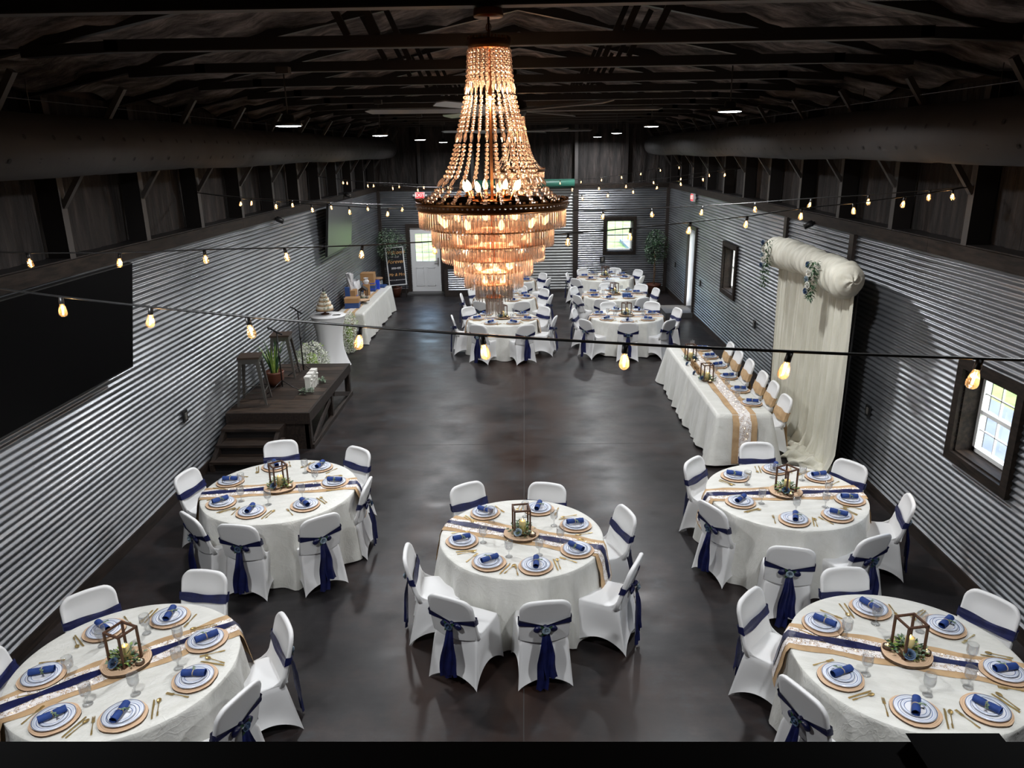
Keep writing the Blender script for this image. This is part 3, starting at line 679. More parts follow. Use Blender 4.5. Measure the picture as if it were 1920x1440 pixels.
high_bay(-2.4, 2.7, 'round black high bay light above the left end of the balcony')
high_bay(2.4, 2.9, 'round black high bay light above the right end of the balcony')

# ------------------------------------------------------------------ ceiling fans
def fan(x, y, z, lab, a0):
    t = thing('ceiling_fan', lab, 'ceiling fan', (x, y, z), a0, 'large ceiling fans')
    obj('motor_hub', MB().lathe([(0.0, -0.08), (0.12, -0.07), (0.16, 0.0), (0.14, 0.1), (0.05, 0.14), (0.0, 0.14)], 20), STEELG, t)
    obj('down_rod', MB().tube([(0, 0, 0.1), (0, 0, 0.6)], 0.025, 8), STEELB, t)
    for i in range(6):
        a = i*pi/3; m = MB()
        Mx = Matrix.Rotation(a, 4, 'Z') @ Matrix.Translation((0.14, 0, 0)) @ Matrix.Rotation(radians(16), 4, 'X')
        m.add([(0, -0.08, 0), (1.72, -0.08, 0), (1.8, 0.02, 0.0), (1.72, 0.08, 0), (0, 0.08, 0), (0, -0.08, 0.012), (1.72, -0.08, 0.012), (1.8, 0.02, 0.012), (1.72, 0.08, 0.012), (0, 0.08, 0.012)],
              [(4,3,2,1,0), (5,6,7,8,9), (0,1,6,5), (1,2,7,6), (2,3,8,7), (3,4,9,8), (4,0,5,9)], 0, False, Mx)
        obj('fan_blade', m, FANM, t)
fan(-0.05, 10.4, 4.86, 'large six-blade ceiling fan behind the nearest chandelier', radians(4))
fan(-0.1, 20.2, 4.84, 'large six-blade ceiling fan farther back near the back wall', radians(8))

# ------------------------------------------------------------------ chandelier
def strand_r(z):
    P = [(0.86, 0.113), (0.70, 0.125), (0.58, 0.145), (0.42, 0.185), (0.30, 0.215), (0.24, 0.235), (0.18, 0.265), (0.12, 0.305), (0.07, 0.35), (0.035, 0.395), (0.02, 0.43)]
    for (a, ra), (b, rb) in zip(P, P[1:]):
        if a >= z >= b: return ra+(rb-ra)*(a-z)/(a-b)
    return P[-1][1] if z < P[-1][0] else P[0][1]
def chandelier():
    t = thing('chandelier', 'large lit crystal basket chandelier nearest the camera, brass ring', 'chandelier', (-0.13, 4.54, 4.06), 0, 'crystal chandeliers')
    obj('canopy', MB().lathe([(0.0, 1.0), (0.080, 1.0), (0.083, 1.008), (0.080, 1.042), (0.0, 1.045)], 24), BRASS, t)
    obj('chain', MB().tube([(0, 0, 0.85), (0, 0, 1.0)], 0.006, 6).tube([(0.014*cos(a), 0, 0.95+0.02*sin(a)) for a in [2*pi*q/10 for q in range(10)]], 0.003, 5, closed=True), BRASS, t)
    m = MB().lathe([(0.113, 0.838), (0.117, 0.838), (0.118, 0.86), (0.121, 0.885), (0.117, 0.885), (0.113, 0.86), (0.113, 0.838)], 36)
    for q in range(36):
        a = 2*pi*q/36; m.box((0.115, -0.005, 0.883), (0.120, 0.005, 0.898), M=Matrix.Rotation(a, 4, 'Z'))
    obj('crown', m, BRASS, t)
    obj('centre_rod', MB().tube([(0, 0, 0.9), (0, 0, -0.55)], 0.009, 8), BRASSL, t)
    # ring
    m = MB().lathe([(0.432, 0.022), (0.448, 0.024), (0.444, 0.006), (0.436, 0.002), (0.444, -0.020), (0.434, -0.020), (0.430, 0.0), (0.432, 0.022)], 72)
    for q in range(72):
        m.box((0.440, -0.006, 0.022), (0.447, 0.006, 0.034), M=Matrix.Rotation(2*pi*q/72, 4, 'Z'))
    obj('ring', m, BRASS, t)
    m = MB().lathe([(0.10, 0.02), (0.12, 0.024), (0.12, 0.016), (0.10, 0.014), (0.10, 0.02)], 36)
    for q in range(12):
        a = 2*pi*q/12; m.bar((0.02*cos(a), 0.02*sin(a), 0.02), (0.43*cos(a), 0.43*sin(a), 0.012), 0.014, 0.008)
    m.lathe([(0.26, 0.018), (0.275, 0.02), (0.275, 0.012), (0.26, 0.01), (0.26, 0.018)], 48)
    m.lathe([(0.34, 0.015), (0.425, 0.012), (0.425, 0.006), (0.34, 0.008), (0.34, 0.015)], 48)
    obj('ring_spokes', m, BRASSL, t)
    # bead: octahedral facets
    def bead(m, c, r, el=1.0):
        x, y, z = c; n = 6; vs = [(x, y, z+r*el)]
        for (zz, rr, ph) in ((0.42, 0.88, 0), (-0.42, 0.88, 0.5)):
            vs += [(x+r*rr*cos(2*pi*(q+ph)/n), y+r*rr*sin(2*pi*(q+ph)/n), z+r*el*zz) for q in range(n)]
        vs.append((x, y, z-r*el)); fs = []
        for q in range(n):
            a = 1+q; b = 1+(q+1) % n; c2 = 7+q; d = 7+(q+1) % n
            fs += [(0, a, b), (a, c2, b), (b, c2, d), (13, d, c2)]
        m.add(vs, fs, 0)
    NS = 26
    for s in range(NS):
        a = 2*pi*s/NS+0.06; m = MB(); z = 0.835; i = 0
        while z > 0.03:
            r = strand_r(z); rn = strand_r(max(0.02, z-0.02)); sl = hypot(0.02, rn-r)/0.02
            long_ = (i % 9 == 7)
            br = 0.0118 if z > 0.2 else 0.0135
            if long_:
                L = 0.055/sl; r2 = strand_r(max(0.02, z-L))
                m.tube([(r*cos(a), r*sin(a), z), ((r+r2)/2*cos(a), (r+r2)/2*sin(a), z-L/2), (r2*cos(a), r2*sin(a), z-L)], [0.004, 0.010, 0.004], 5, smooth=False); z -= L+0.008
            else:
                bead(m, (r*cos(a), r*sin(a), z-br), br); z -= (2*br+0.0015)/sl
            i += 1
        obj('bead_strand', m, CRYSTAL, t)
    m = MB()
    for q in range(96):
        a = 2*pi*q/96; bead(m, (0.447*cos(a), 0.447*sin(a), 0.001), 0.0065)
    obj('ring_beads', m, CRYSTAL, t, kind='stuff')
    # short beads collar under crown
    for s in range(24):
        a = 2*pi*s/24; m = MB()
        for q in range(6): bead(m, (0.118*cos(a), 0.118*sin(a), 0.828-q*0.022), 0.010)
        m.tube([(0.118*cos(a), 0.118*sin(a), 0.698), (0.118*cos(a), 0.118*sin(a), 0.665), (0.118*cos(a), 0.118*sin(a), 0.635)], [0.003, 0.008, 0.002], 5, smooth=False)
        obj('collar_drop', m, CRYSTAL, t)
    # prism tiers
    pm = MB()
    hexp = [(-0.0088, 0), (-0.005, -0.0045), (0.005, -0.0045), (0.0088, 0), (0.005, 0.0045), (-0.005, 0.0045)]
    pm.add([(x*0.5, y*0.5, 0.004) for x, y in hexp]+[(x, y, -0.006) for x, y in hexp]+[(x, y, -0.088) for x, y in hexp]+[(x*0.35, y*0.35, -0.100) for x, y in hexp],
           [(5,4,3,2,1,0), (18,19,20,21,22,23)]+[(k*6+q, k*6+(q+1) % 6, k*6+6+(q+1) % 6, k*6+6+q) for k in range(3) for q in range(6)], 0)
    PM = pm.mesh('prism', CRYSTAL)
    tiers = [(0.43, -0.025, 116, 1.0), (0.36, -0.135, 94, 1.0), (0.305, -0.225, 0, 1.0), (0.235, -0.310, 0, 1.0), (0.175, -0.385, 46, 1.0), (0.11, -0.465, 28, 1.0), (0.05, -0.55, 14, 1.0)]
    for ti, (r, z, n, sc) in enumerate(tiers):
        obj('tier_hoop', MB().lathe([(r-0.006, z+0.004), (r+0.004, z+0.004), (r+0.004, z-0.006), (r-0.006, z-0.006), (r-0.006, z+0.004)], 60), BRASSL, t)
        if n:
            for q in range(n):
                a = 2*pi*q/n; o = put('prism', PM, t, loc=(r*cos(a), r*sin(a), z-0.004), rot=(0, 0, a+pi/2))
        else:
            m = MB(); nn = int(2*pi*r/0.0235)
            for q in range(nn):
                a = 2*pi*q/nn; m.add(pm.v, pm.f, 0, False, Matrix.Translation((r*cos(a), r*sin(a), z-0.004)) @ Matrix.Rotation(a+pi/2, 4, 'Z'))
            obj('prism_tier', m, CRYSTAL, t, kind='stuff')
    m = MB()
    for (r, z) in ((0.30, -0.07), (0.24, -0.16), (0.18, -0.25)):
        nn = int(2*pi*r/0.028)
        for q in range(nn):
            a = 2*pi*q/nn; m.add([(x, y, zz*0.7) for x, y, zz in pm.v], pm.f, 0, False, Matrix.Translation((r*cos(a), r*sin(a), z)) @ Matrix.Rotation(a+pi/2, 4, 'Z'))
    obj('inner_prisms', m, CRYSTAL, t, kind='stuff')
    # candle bulbs
    bm = MB().lathe([(0.0, 0.0), (0.010, 0.002), (0.017, 0.022), (0.015, 0.04), (0.007, 0.058), (0.0, 0.068)], 12)
    BM = bm.mesh('candle_bulb', CANDB)
    sm = MB().lathe([(0.012, -0.05), (0.012, 0.0), (0.0, 0.0)], 10); SM = sm.mesh('socket', BRASSL)
    for q in range(8):
        a = 2*pi*q/8+0.3; b = put('candle_bulb', BM, t, loc=(0.15*cos(a), 0.15*sin(a), 0.075), rot=(0.35*sin(-a), 0.35*cos(a), 0)); put('socket', SM, b)
    for (r, z, n) in ((0.30, -0.12, 10), (0.20, -0.25, 8), (0.10, -0.38, 6), (0.05, -0.47, 3)):
        for q in range(n):
            a = 2*pi*q/n+z; put('candle_bulb', BM, t, loc=(r*cos(a), r*sin(a), z), rot=(0.5*sin(-a), 0.5*cos(a), 0))
    for (z, rr, e) in ((0.6, 0.07, CHAND_W*0.6), (0.14, 0.14, CHAND_W*1.0), (-0.14, 0.2, CHAND_W*1.5), (-0.35, 0.09, CHAND_W*1.3)):  # topmost point has no bulb; added to brighten the upper strands
        ld = bpy.data.lights.new('chandelier_glow', 'POINT'); ld.energy = e; ld.color = (1.0, 0.55, 0.30); ld.shadow_soft_size = rr
        lo = bpy.data.objects.new('chandelier_glow', ld); COL.objects.link(lo); lo.parent = t; lo.location = (0, 0, z)
    return t
c1 = chandelier(); reg(c1)
dup(c1, (-0.05, 12.7, 4.06), 0.1, 'lit crystal basket chandelier farther back, partly behind the nearest one')

# ------------------------------------------------------------------ string lights
bulb = MB().lathe([(0.0, -0.072), (0.010, -0.071), (0.0195, -0.062), (0.0215, -0.052), (0.018, -0.03), (0.012, -0.012), (0.010, 0.0)], 14)
BULBME = bulb.mesh('bulb', BULBG)
SOCKME = MB().lathe([(0.0, 0.034), (0.012, 0.033), (0.013, 0.0), (0.011, -0.004), (0.0, -0.004)], 10).mesh('socket', PLASTB)
fm = MB()
for q in range(4):
    a = q*pi/2; fm.tube([(0.005*cos(a), 0.005*sin(a), -0.012), (0.003*cos(a+0.5), 0.003*sin(a+0.5), -0.056)], 0.0016, 4)
FILME = fm.mesh('filament', FIL)
GLOW = bpy.data.lights.new('bulb_glow', 'POINT'); GLOW.energy = 0.8; GLOW.color = (1.0, 0.66, 0.36); GLOW.shadow_soft_size = 0.008
def span(A, B, kz, lab, k0, k1, step=0.597, off=0.0, za=None, zb=None):
    A = Vector(A); B = Vector(B); d = B-A; L = hypot(d.x, d.y); ux, uy = d.x/L, d.y/L
    kz = [(0.0, za)]+kz+[(L/0.61, zb)]
    def z(k):
        for (a, p), (b, q) in zip(kz, kz[1:]):
            if a <= k <= b: return p+(q-p)*(k-a)/(b-a)
        return kz[-1][1]
    t = thing('string_lights', lab, 'string lights', (0, 0, 0), 0, 'string light spans under the ceiling')
    pts = []; n = 60
    for i in range(n+1):
        s = L*i/n; pts.append((A.x+ux*s, A.y+uy*s, z(s/0.61)))
    obj('cable', MB().tube(pts, 0.0058, 6), PLASTB, t)
    rng = random.Random(int(A.y*10))
    for kk in range(k0, k1):
        s = off+kk*step
        if s < 0.15 or s > L-0.15: continue
        p = (A.x+ux*s, A.y+uy*s, z(s/0.61)-0.036); rt = (rng.uniform(-0.1, 0.1), rng.uniform(-0.22, 0.22), 0)
        b = put('bulb', BULBME, t, loc=p, rot=rt); lo = bpy.data.objects.new('bulb_glow', GLOW); COL.objects.link(lo); lo.parent = t; lo.location = (p[0], p[1], p[2]-0.035); put('socket', SOCKME, b); put('filament', FILME, b)
# nearest span
Z1 = [(-1, 3.66)]
def par(zm, km, a, n): return [(k, zm+a*(k-km)**2) for k in range(1, n)]
sp = 0.608
A1 = (-2.41-0.573*3.8, 3.92+0.204*3.8); B1 = (-2.41+0.573*12.2, 3.92-0.204*12.2)
span(A1, B1, [(k, 3.61+0.0037*(k-3.8-3.3)**2) for k in range(1, 16)], 'nearest string of bulbs across the front of the room', 1, 13, step=0.608, off=0.608*0.8, za=3.83, zb=3.93)
span((-4.6, 5.0), (4.6, 7.93), [(1.91, 3.71), (2.9, 3.68), (3.89, 3.675), (4.88, 3.66), (5.86, 3.65), (8.72, 3.67), (9.71, 3.69), (10.63, 3.72), (11.58, 3.75), (12.51, 3.8), (13.48, 3.83), (14.38, 3.87), (15.3, 3.92)], 'second string of bulbs, from near left to the second right post', 0, 16, step=0.588, off=1.91*0.61-0.588, za=3.8, zb=3.95)
span((-4.6, 10.9), (4.6, 7.93), [(1.24, 3.78), (2.15, 3.75), (3.06, 3.71), (3.96, 3.69), (4.9, 3.67), (9.48, 3.67), (10.41, 3.7), (11.36, 3.73), (12.32, 3.77), (13.28, 3.82), (14.24, 3.86), (15.2, 3.91)], 'third string of bulbs, from the third left post to the second right post', 0, 16, step=0.568, off=1.24*0.61, za=3.86, zb=3.95)
span((-4.6, 10.9), (4.6, 16.27), [(1.24, 3.75), (2.17, 3.7), (3.11, 3.64), (4.07, 3.59), (5.02, 3.55), (6.21, 3.53), (10.72, 3.57), (11.68, 3.6), (12.66, 3.64), (13.63, 3.7), (14.59, 3.75), (15.61, 3.82), (16.62, 3.9)], 'fourth string of bulbs, running back to the right from the left wall', 0, 17, step=0.586, off=1.24*0.61, za=3.86, zb=3.96)
span((-4.6, 17.45), (4.6, 16.27), [(0.99, 3.8), (1.94, 3.73), (2.84, 3.67), (3.75, 3.63), (6.5, 3.58), (10.22, 3.63), (11.15, 3.66), (12.1, 3.74), (13.04, 3.8), (14.0, 3.88), (14.96, 3.94)], 'fifth string of bulbs, crossing behind the second chandelier', 0, 16, step=0.57, off=0.6, za=3.87, zb=3.96)
span((-4.6, 17.45), (4.6, 21.6), [(0.94, 3.79), (1.88, 3.71), (2.86, 3.68), (3.79, 3.63), (6.5, 3.58), (11.51, 3.64), (12.49, 3.69), (13.5, 3.75), (14.5, 3.83), (15.52, 3.91)], 'sixth string of bulbs, farthest one near the back wall', 0, 17, step=0.605, off=0.06, za=3.87, zb=3.95)

# ------------------------------------------------------------------ chair with slipcover
def slipcover_mesh(seed):
    rg = random.Random(seed); m = MB(); N_ = 64; NV = 9
    ph = [rg.uniform(-0.01, 0.01) for _ in range(4)]
    def rect(s, hx, yr, yf):
        s = s % 4; i = int(s); f = s-i
        c = [(-hx, yr), (hx, yr), (hx, yf), (-hx, yf), (-hx, yr)]
        return (c[i][0]+(c[i+1][0]-c[i][0])*f, c[i][1]+(c[i+1][1]-c[i][1])*f, f, i)
    vs = []
    for j in range(NV):
        v = j/(NV-1)
        for k in range(N_):
            s = 4.0*k/N_
            hx = 0.236+(0.205-0.236)*v; yr = -0.297+(-0.205+0.297)*v; yf = 0.215+(0.20-0.215)*v
            x, y, f, i = rect(s, hx, yr, yf)
            bow = sin(pi*f)**0.8*(0.028+0.030*sin(pi*(1-v))*(1-v)) * (1-v**2)
            nx = [0, -1, 0, 1][i]; ny = [1, 0, -1, 0][i]
            x += nx*bow; y += ny*bow
            z = 0.445*v
            hem = (0.115 if i != 0 else 0.085)*sin(pi*f)**0.75*(1-v)**2
            z = z+hem
            # round seat corners near top
            if v > 0.9:
                cr = 1-0.07*abs(2*f-1)**6; x *= cr
            vs.append((x, y, z))
    fs = []
    for j in range(NV-1):
        for k in range(N_):
            a = j*N_+k; b = j*N_+(k+1) % N_; fs.append((a, b, b+N_, a+N_))
    # seat cap rings
    base = (NV-1)*N_
    prev = base
    for q, (sc, dz) in enumerate(((0.97, 0.010), (0.90, 0.013), (0.5, 0.008), (0.1, 0.006))):
        st = len(vs)
        for k in range(N_):
            x, y, z = vs[base+k]; vs.append((x*sc, (y+0.0025)*sc, 0.445+dz))
        for k in range(N_):
            fs.append((prev+k, prev+(k+1) % N_, st+(k+1) % N_, st+k))
        prev = st
    fs.append(tuple(prev+k for k in range(N_)))
    m.add(vs, fs, 0, True)
    # back slab
    out = []
    H0, H1, HX = -0.02, 0.425, 0.215; cr = 0.10
    out += [(-HX, H0), (-HX*1.0, H0+0.1), (-HX, H0+0.2), (-HX, H1-cr-0.05)]
    for q in range(0, 7): a = pi-pi/2*q/6; out.append((-HX+cr+cr*cos(a), H1-cr+cr*sin(a)))
    for q in range(1, 6): out.append((-HX+cr+(2*HX-2*cr)*q/6, H1+0.006*sin(pi*q/6)))
    for q in range(0, 7): a = pi/2-pi/2*q/6; out.append((HX-cr+cr*cos(a), H1-cr+cr*sin(a)))
    out += [(HX, H1-cr-0.05), (HX, H0+0.2), (HX, H0+0.1), (HX, H0)]
    for q in range(1, 6): out.append((HX-2*HX*q/6, H0))
    n = len(out); cx, cy = 0, 0.2
    def P(x, h, d):   # d: + front
        L = -0.185-0.115*(h/0.42)-0.012*(1-(x/HX)**2)*0.6
        wid = 0.010*max(0, (0.12-h)/0.14)
        return (x, L+d+wid*(1 if d > 0 else 0), 0.445+h*0.975)
    rings = [(0.50, 0.006), (0.84, 0.006), (0.90, 0.016), (0.97, 0.018), (1.0, 0.008), (1.0, -0.008), (0.97, -0.018), (0.84, -0.018), (0.5, -0.014)]
    vs = []; fs = []
    for (sc, d) in rings:
        for (x, h) in out: vs.append(P(x*sc, cy+(h-cy)*sc, d))
    for j in range(len(rings)-1):
        for k in range(n): a = j*n+k; b = j*n+(k+1) % n; fs.append((a, a+n, b+n, b))
    fs.append(tuple(range(n))); fs.append(tuple((len(rings)-1)*n+k for k in range(n-1, -1, -1)))
    m.add(vs, fs, 0, True)
    # rear drape (fabric from mid back to hem) and side gussets
    def rear(u, v):
        x = -0.212+0.424*u; h = 0.17*(1-v); zt = 0.445+h
        y = P(x, h, -0.020)[1]-0.003-0.02*v*(0.3+0.7*sin(pi*u))
        return (x, y, zt-0.03*v*sin(pi*u))
    m.grid(rear, 13, 6, 0, True)
    for s in (-1, 1):
        def gus(u, v, s=s):
            h = 0.20*v; y0 = P(0.2, h, 0.015)[1]; y1 = y0+0.13*(1-v)**2.2
            return (s*(0.208-0.004*u), y0+(y1-y0)*u, 0.452+h*(1-u)+0.0)
        m.grid(gus, 6, 8, 0, True)
    return m.mesh('slipcover', SPANDEX)
def backY(h, d): return -0.185-0.115*(h/0.42)+d
def sash_meshes(M_, wide, seed, ffac=1.0):
    rg = random.Random(seed); m = MB(); w = 0.075 if not wide else 0.15; hc = 0.205 if not wide else 0.16
    # front band
    def f(u, v):
        x = -0.222+0.444*u; h = hc+w*(v-0.5)*(1+0.12*sin(u*9+seed)); sag = -0.012*sin(pi*u)
        return (x, backY(h, 0.026)+0.003*sin(v*9+u*4), 0.445+(h+sag)*0.975)
    m.grid(f, 16, 6, 0, True)
    for s in (-1, 1):
        def g(u, v, s=s):
            h = hc+w*(v-0.5)*(1-0.2*u); return (s*(0.222+0.004*sin(pi*u)), backY(h, 0.026-0.052*u), 0.445+h*0.975)
        m.grid(g, 5, 5, 0, True)
        kh = hc-0.055
        def b(u, v, s=s):
            ww = w*(1-0.2*u)*(1-0.62*u) if not wide else w*(1-0.3*u)
            h = hc+(kh-hc)*u+ww*(v-0.5); x = s*0.222*(1-u)
            return (x, backY(h, -0.028)-0.012*u-0.003*sin(v*8), 0.445+h*0.975)
        m.grid(b, 10, 5, 0, True)
    sash = m.mesh('sash', M_)
    kh = hc-0.055; kz = 0.445+kh*0.975; ky = backY(kh, -0.045)
    bw = MB(); bw.lathe([(0, -0.022), (0.018, -0.014), (0.021, 0.0), (0.018, 0.014), (0, 0.022)], 10, M=Matrix.Translation((0, ky, kz)) @ Matrix.Rotation(pi/2, 4, 'X'))
    for s in (-1, 1):
        def lp(u, v, s=s):
            a = 2*pi*u; rr = (0.3+0.7*sin(pi*min(1, v*1.05))**0.8)*(1 if v < 0.96 else 0.8)
            x = s*(0.012+0.088*v); z = 0.034*rr*sin(a)*(0.45+0.9*v)-0.016*v; y = 0.020*rr*cos(a)*(1+0.25*sin(3*a))
            return (x, ky-0.012+y, kz+z)
        bw.grid(lp, 16, 8, 0, True, closeu=True)
    bow = bw.mesh('bow', M_)
    tails = []
    for s in (-1, 1):
        tm = MB(); L = (0.53 if s < 0 else 0.49)+rg.uniform(-0.06, 0.02); sp_ = rg.uniform(0.012, 0.035); p0 = rg.uniform(0, 6)
        if wide: L = 0.46
        def tl(u, v, s=s, L=L, sp_=sp_, p0=p0):
            ww = (0.035+0.065*min(1, v*1.8))*(1.25 if wide else 1)
            x = s*(0.008+sp_*v)+ww*(u-0.5)+0.008*sin(v*9+p0)*v
            z = kz-0.015-L*v
            y = ky-0.03-0.03*v-0.013*(1+sin(u*2*pi*1.5+v*4+p0))*min(1, v*3)
            return (x, y, max(z, 0.012+0.004*u))
        tm.grid(tl, 13, 16, 0, True)
        tails.append(tm.mesh('sash_tail', M_))
    return sash, bow, tails, (0.0, ky-0.045, kz)
def rose_mesh(matp, r=0.03, seed=1):
    m = MB(); rg = random.Random(seed)
    for (k, rr, h, tilt) in ((5, 1.0, 0.55, 0.75), (5, 0.75, 0.75, 0.45), (4, 0.5, 0.9, 0.2), (3, 0.25, 0.95, 0.05)):
        for q in range(k):
            a = 2*pi*q/k+rr*5
            def f(u, v, a=a, rr=rr, h=h, tilt=tilt):
                b = a+(u-0.5)*2*pi/k*1.35; rad = r*rr*(0.45+0.55*v)*(1+tilt*0.25*v*v); return (rad*cos(b), rad*sin(b), r*h*v*(1-0.18*abs(2*u-1)**2)-r*tilt*0.25*v*v)
            m.grid(f, 5, 4, 0, True)
    return m.mesh('rose', matp)
ROSE1 = rose_mesh(ROSEB); ROSE2 = rose_mesh(ROSEP)
lm = MB()
lm.leaf((0.018, 0.0, 0.0), (1, 0, 0.1), (0, 0, 1), 0.05, 0.026)
LEAFME = lm.mesh('rose_leaf', LEAFS[1])
protos = []
def make_chair(seed, M_, wide=False, rose=None):
    t = thing('banquet_chair', 'x', 'chair', (0, 0, 0), 0, 'covered chairs')
    put('slipcover', slipcover_mesh(seed), t)
    sash, bow, tails, kp = sash_meshes(M_, wide, seed)
    put('sash', sash, t); put('bow', bow, t)
    for q in tails: put('sash_tail', q, t)
    if rose:
        ro = put('rose', rose, t, loc=kp, rot=(pi/2, 0, 0))
        for a in (0.6, 2.4, 4.0): put('rose_leaf', LEAFME, ro, rot=(0, 0, a))
    reg(t); return t
chA = make_chair(1, NAVY, rose=ROSE1); chB = make_chair(2, NAVY, rose=ROSE2); chC = make_chair(3, BURLAP, wide=True)
USED = set()
def place(proto, loc, rz, label, group, scale=1.0):
    if proto.name not in USED:
        USED.add(proto.name); proto.location = loc; proto.rotation_euler = (0, 0, rz); proto['label'] = label; proto['group'] = group
        return proto
    return dup(proto, loc, rz, label, group)

# ------------------------------------------------------------------ tableware prototypes
rg = random.Random(5)
def slice_mesh(name, r, th, seed):
    g = random.Random(seed); n = 40; ph = [g.uniform(0, 6) for _ in range(4)]
    wob = [0.018*sin(2*2*pi*k/n+ph[0])+0.014*sin(3*2*pi*k/n+ph[1])+0.01*sin(7*2*pi*k/n+ph[2])+g.uniform(-0.006, 0.006) for k in range(n)]
    m = MB(); m.lathe([(r, 0), (r, th*0.92)], n, 1, False, wob=wob); m.f.pop(); m.m.pop(); m.sm.pop()
    m.lathe([(r, th*0.92), (r*0.975, th), (0.0, th)], n, 0, False, wob=wob)
    mats_ = [SLICE, BARK]
    for i in range(len(m.m)):
        pass
    return m.mesh(name, mats_)
CHARGER = [slice_mesh('wood_charger', 0.157, 0.014, s) for s in (1, 2, 3)]
CENTRE = [slice_mesh('wood_slice', 0.172, 0.022, s) for s in (11, 12, 13)]
DPL = MB().lathe([(0, 0.001), (0.075, 0.001), (0.095, 0.006), (0.132, 0.014), (0.133, 0.017), (0.096, 0.010), (0.07, 0.005), (0, 0.005)], 48).mesh('dinner_plate', PLATE_L)
SPL = MB().lathe([(0, 0.001), (0.05, 0.001), (0.065, 0.005), (0.090, 0.012), (0.091, 0.015), (0.066, 0.009), (0.048, 0.005), (0, 0.005)], 40).mesh('salad_plate', PLATE_S)
nm = MB()
def _nap(u, v):
    a = 2*pi*u*2.2; r = 0.0245-0.006*u+0.0; y = -0.084+0.168*v; pinch = 1-0.22*math.exp(-((v-0.5)/0.06)**2)
    return (r*pinch*cos(a)*1.15, y, r*pinch*sin(a)+0.0245)
nm.grid(_nap, 36, 13, 0, True)
NAPME = nm.mesh('napkin', NAPKIN)
NAPR = MB().tube([(0.0245*cos(a), 0.0, 0.0235+0.021*sin(a)) for a in [2*pi*q/14 for q in range(14)]], 0.0018, 5, closed=True).tube([(0.0245*cos(a), 0.004, 0.0235+0.021*sin(a)) for a in [2*pi*q/14 for q in range(14)]], 0.0018, 5, closed=True).mesh('twine_ring', TWINE)
sm = MB(); g = random.Random(3)
sm.tube([(0, 0, 0.042), (0.02, 0.01, 0.046), (0.05, 0.015, 0.03)], 0.001, 4)
for i in range(14):
    u = i/13; p = (0.004+0.046*u, 0.002+0.014*u, 0.044-0.010*u); a = g.uniform(-1.4, 1.4); sm.leaf(p, (cos(a), sin(a), g.uniform(-0.2, 0.5)), (0, 0, 1), 0.017, 0.013)
SPRIG = sm.mesh('eucalyptus_sprig', LEAFS[0])
gob = MB()
prof = [(0.0, 0.0), (0.034, 0.0), (0.033, 0.004), (0.012, 0.009), (0.006, 0.018), (0.0055, 0.045), (0.010, 0.055), (0.007, 0.062), (0.016, 0.070), (0.032, 0.084), (0.038, 0.104), (0.039, 0.150), (0.0375, 0.165), (0.0355, 0.165), (0.0355, 0.105), (0.028, 0.088), (0.0, 0.074)]
gob.lathe(prof, 26, wob=[0.012*(k % 2) for k in range(26)])
GOBME = gob.mesh('goblet', GOBLET)
def cutlery(kind):
    m = MB()
    if kind == 'fork':
        m.add([(-0.0035, -0.09, 0.001), (0.0035, -0.09, 0.001), (0.003, -0.02, 0.004), (-0.003, -0.02, 0.004), (-0.0035, -0.09, 0.004), (0.0035, -0.09, 0.004), (0.003, -0.02, 0.007), (-0.003, -0.02, 0.007)], [(3,2,1,0),(4,5,6,7),(0,1,5,4),(1,2,6,5),(2,3,7,6),(3,0,4,7)], 0)
        m.bar((0, -0.022, 0.005), (0, 0.03, 0.004), 0.004, 0.003); m.bar((0, 0.03, 0.004), (0, 0.055, 0.003), 0.02, 0.002)
        for i in range(4): x = -0.0085+i*0.00566; m.bar((x, 0.053, 0.003), (x, 0.09, 0.005), 0.003, 0.002)
        m.bar((0, -0.09, 0.003), (0, -0.05, 0.003), 0.011, 0.003)
    elif kind == 'knife':
        m.bar((0, -0.10, 0.004), (0, -0.01, 0.004), 0.010, 0.005); m.add([(-0.006, -0.01, 0.002), (0.005, -0.01, 0.002), (0.010, 0.05, 0.002), (0.006, 0.095, 0.002), (-0.004, 0.10, 0.002), (-0.006, -0.01, 0.005), (0.005, -0.01, 0.005), (0.010, 0.05, 0.004), (0.006, 0.095, 0.004), (-0.004, 0.10, 0.004)], [(4,3,2,1,0),(5,6,7,8,9),(0,1,6,5),(1,2,7,6),(2,3,8,7),(3,4,9,8),(4,0,5,9)], 0)
    else:
        m.bar((0, -0.09, 0.003), (0, -0.05, 0.003), 0.011, 0.003); m.bar((0, -0.052, 0.004), (0, 0.045, 0.005), 0.005, 0.003)
        m.lathe([(0.0, 0.001), (0.6, 0.003), (1.0, 0.007), (0.9, 0.0075), (0.5, 0.004), (0, 0.0025)], 18, M=Matrix.Translation((0, 0.065, 0)) @ Matrix.Diagonal((0.0165, 0.025, 1, 1)))
    return m.mesh(kind, GOLD)
FORK, KNIFE, SPOON = cutlery('fork'), cutlery('knife'), cutlery('spoon')
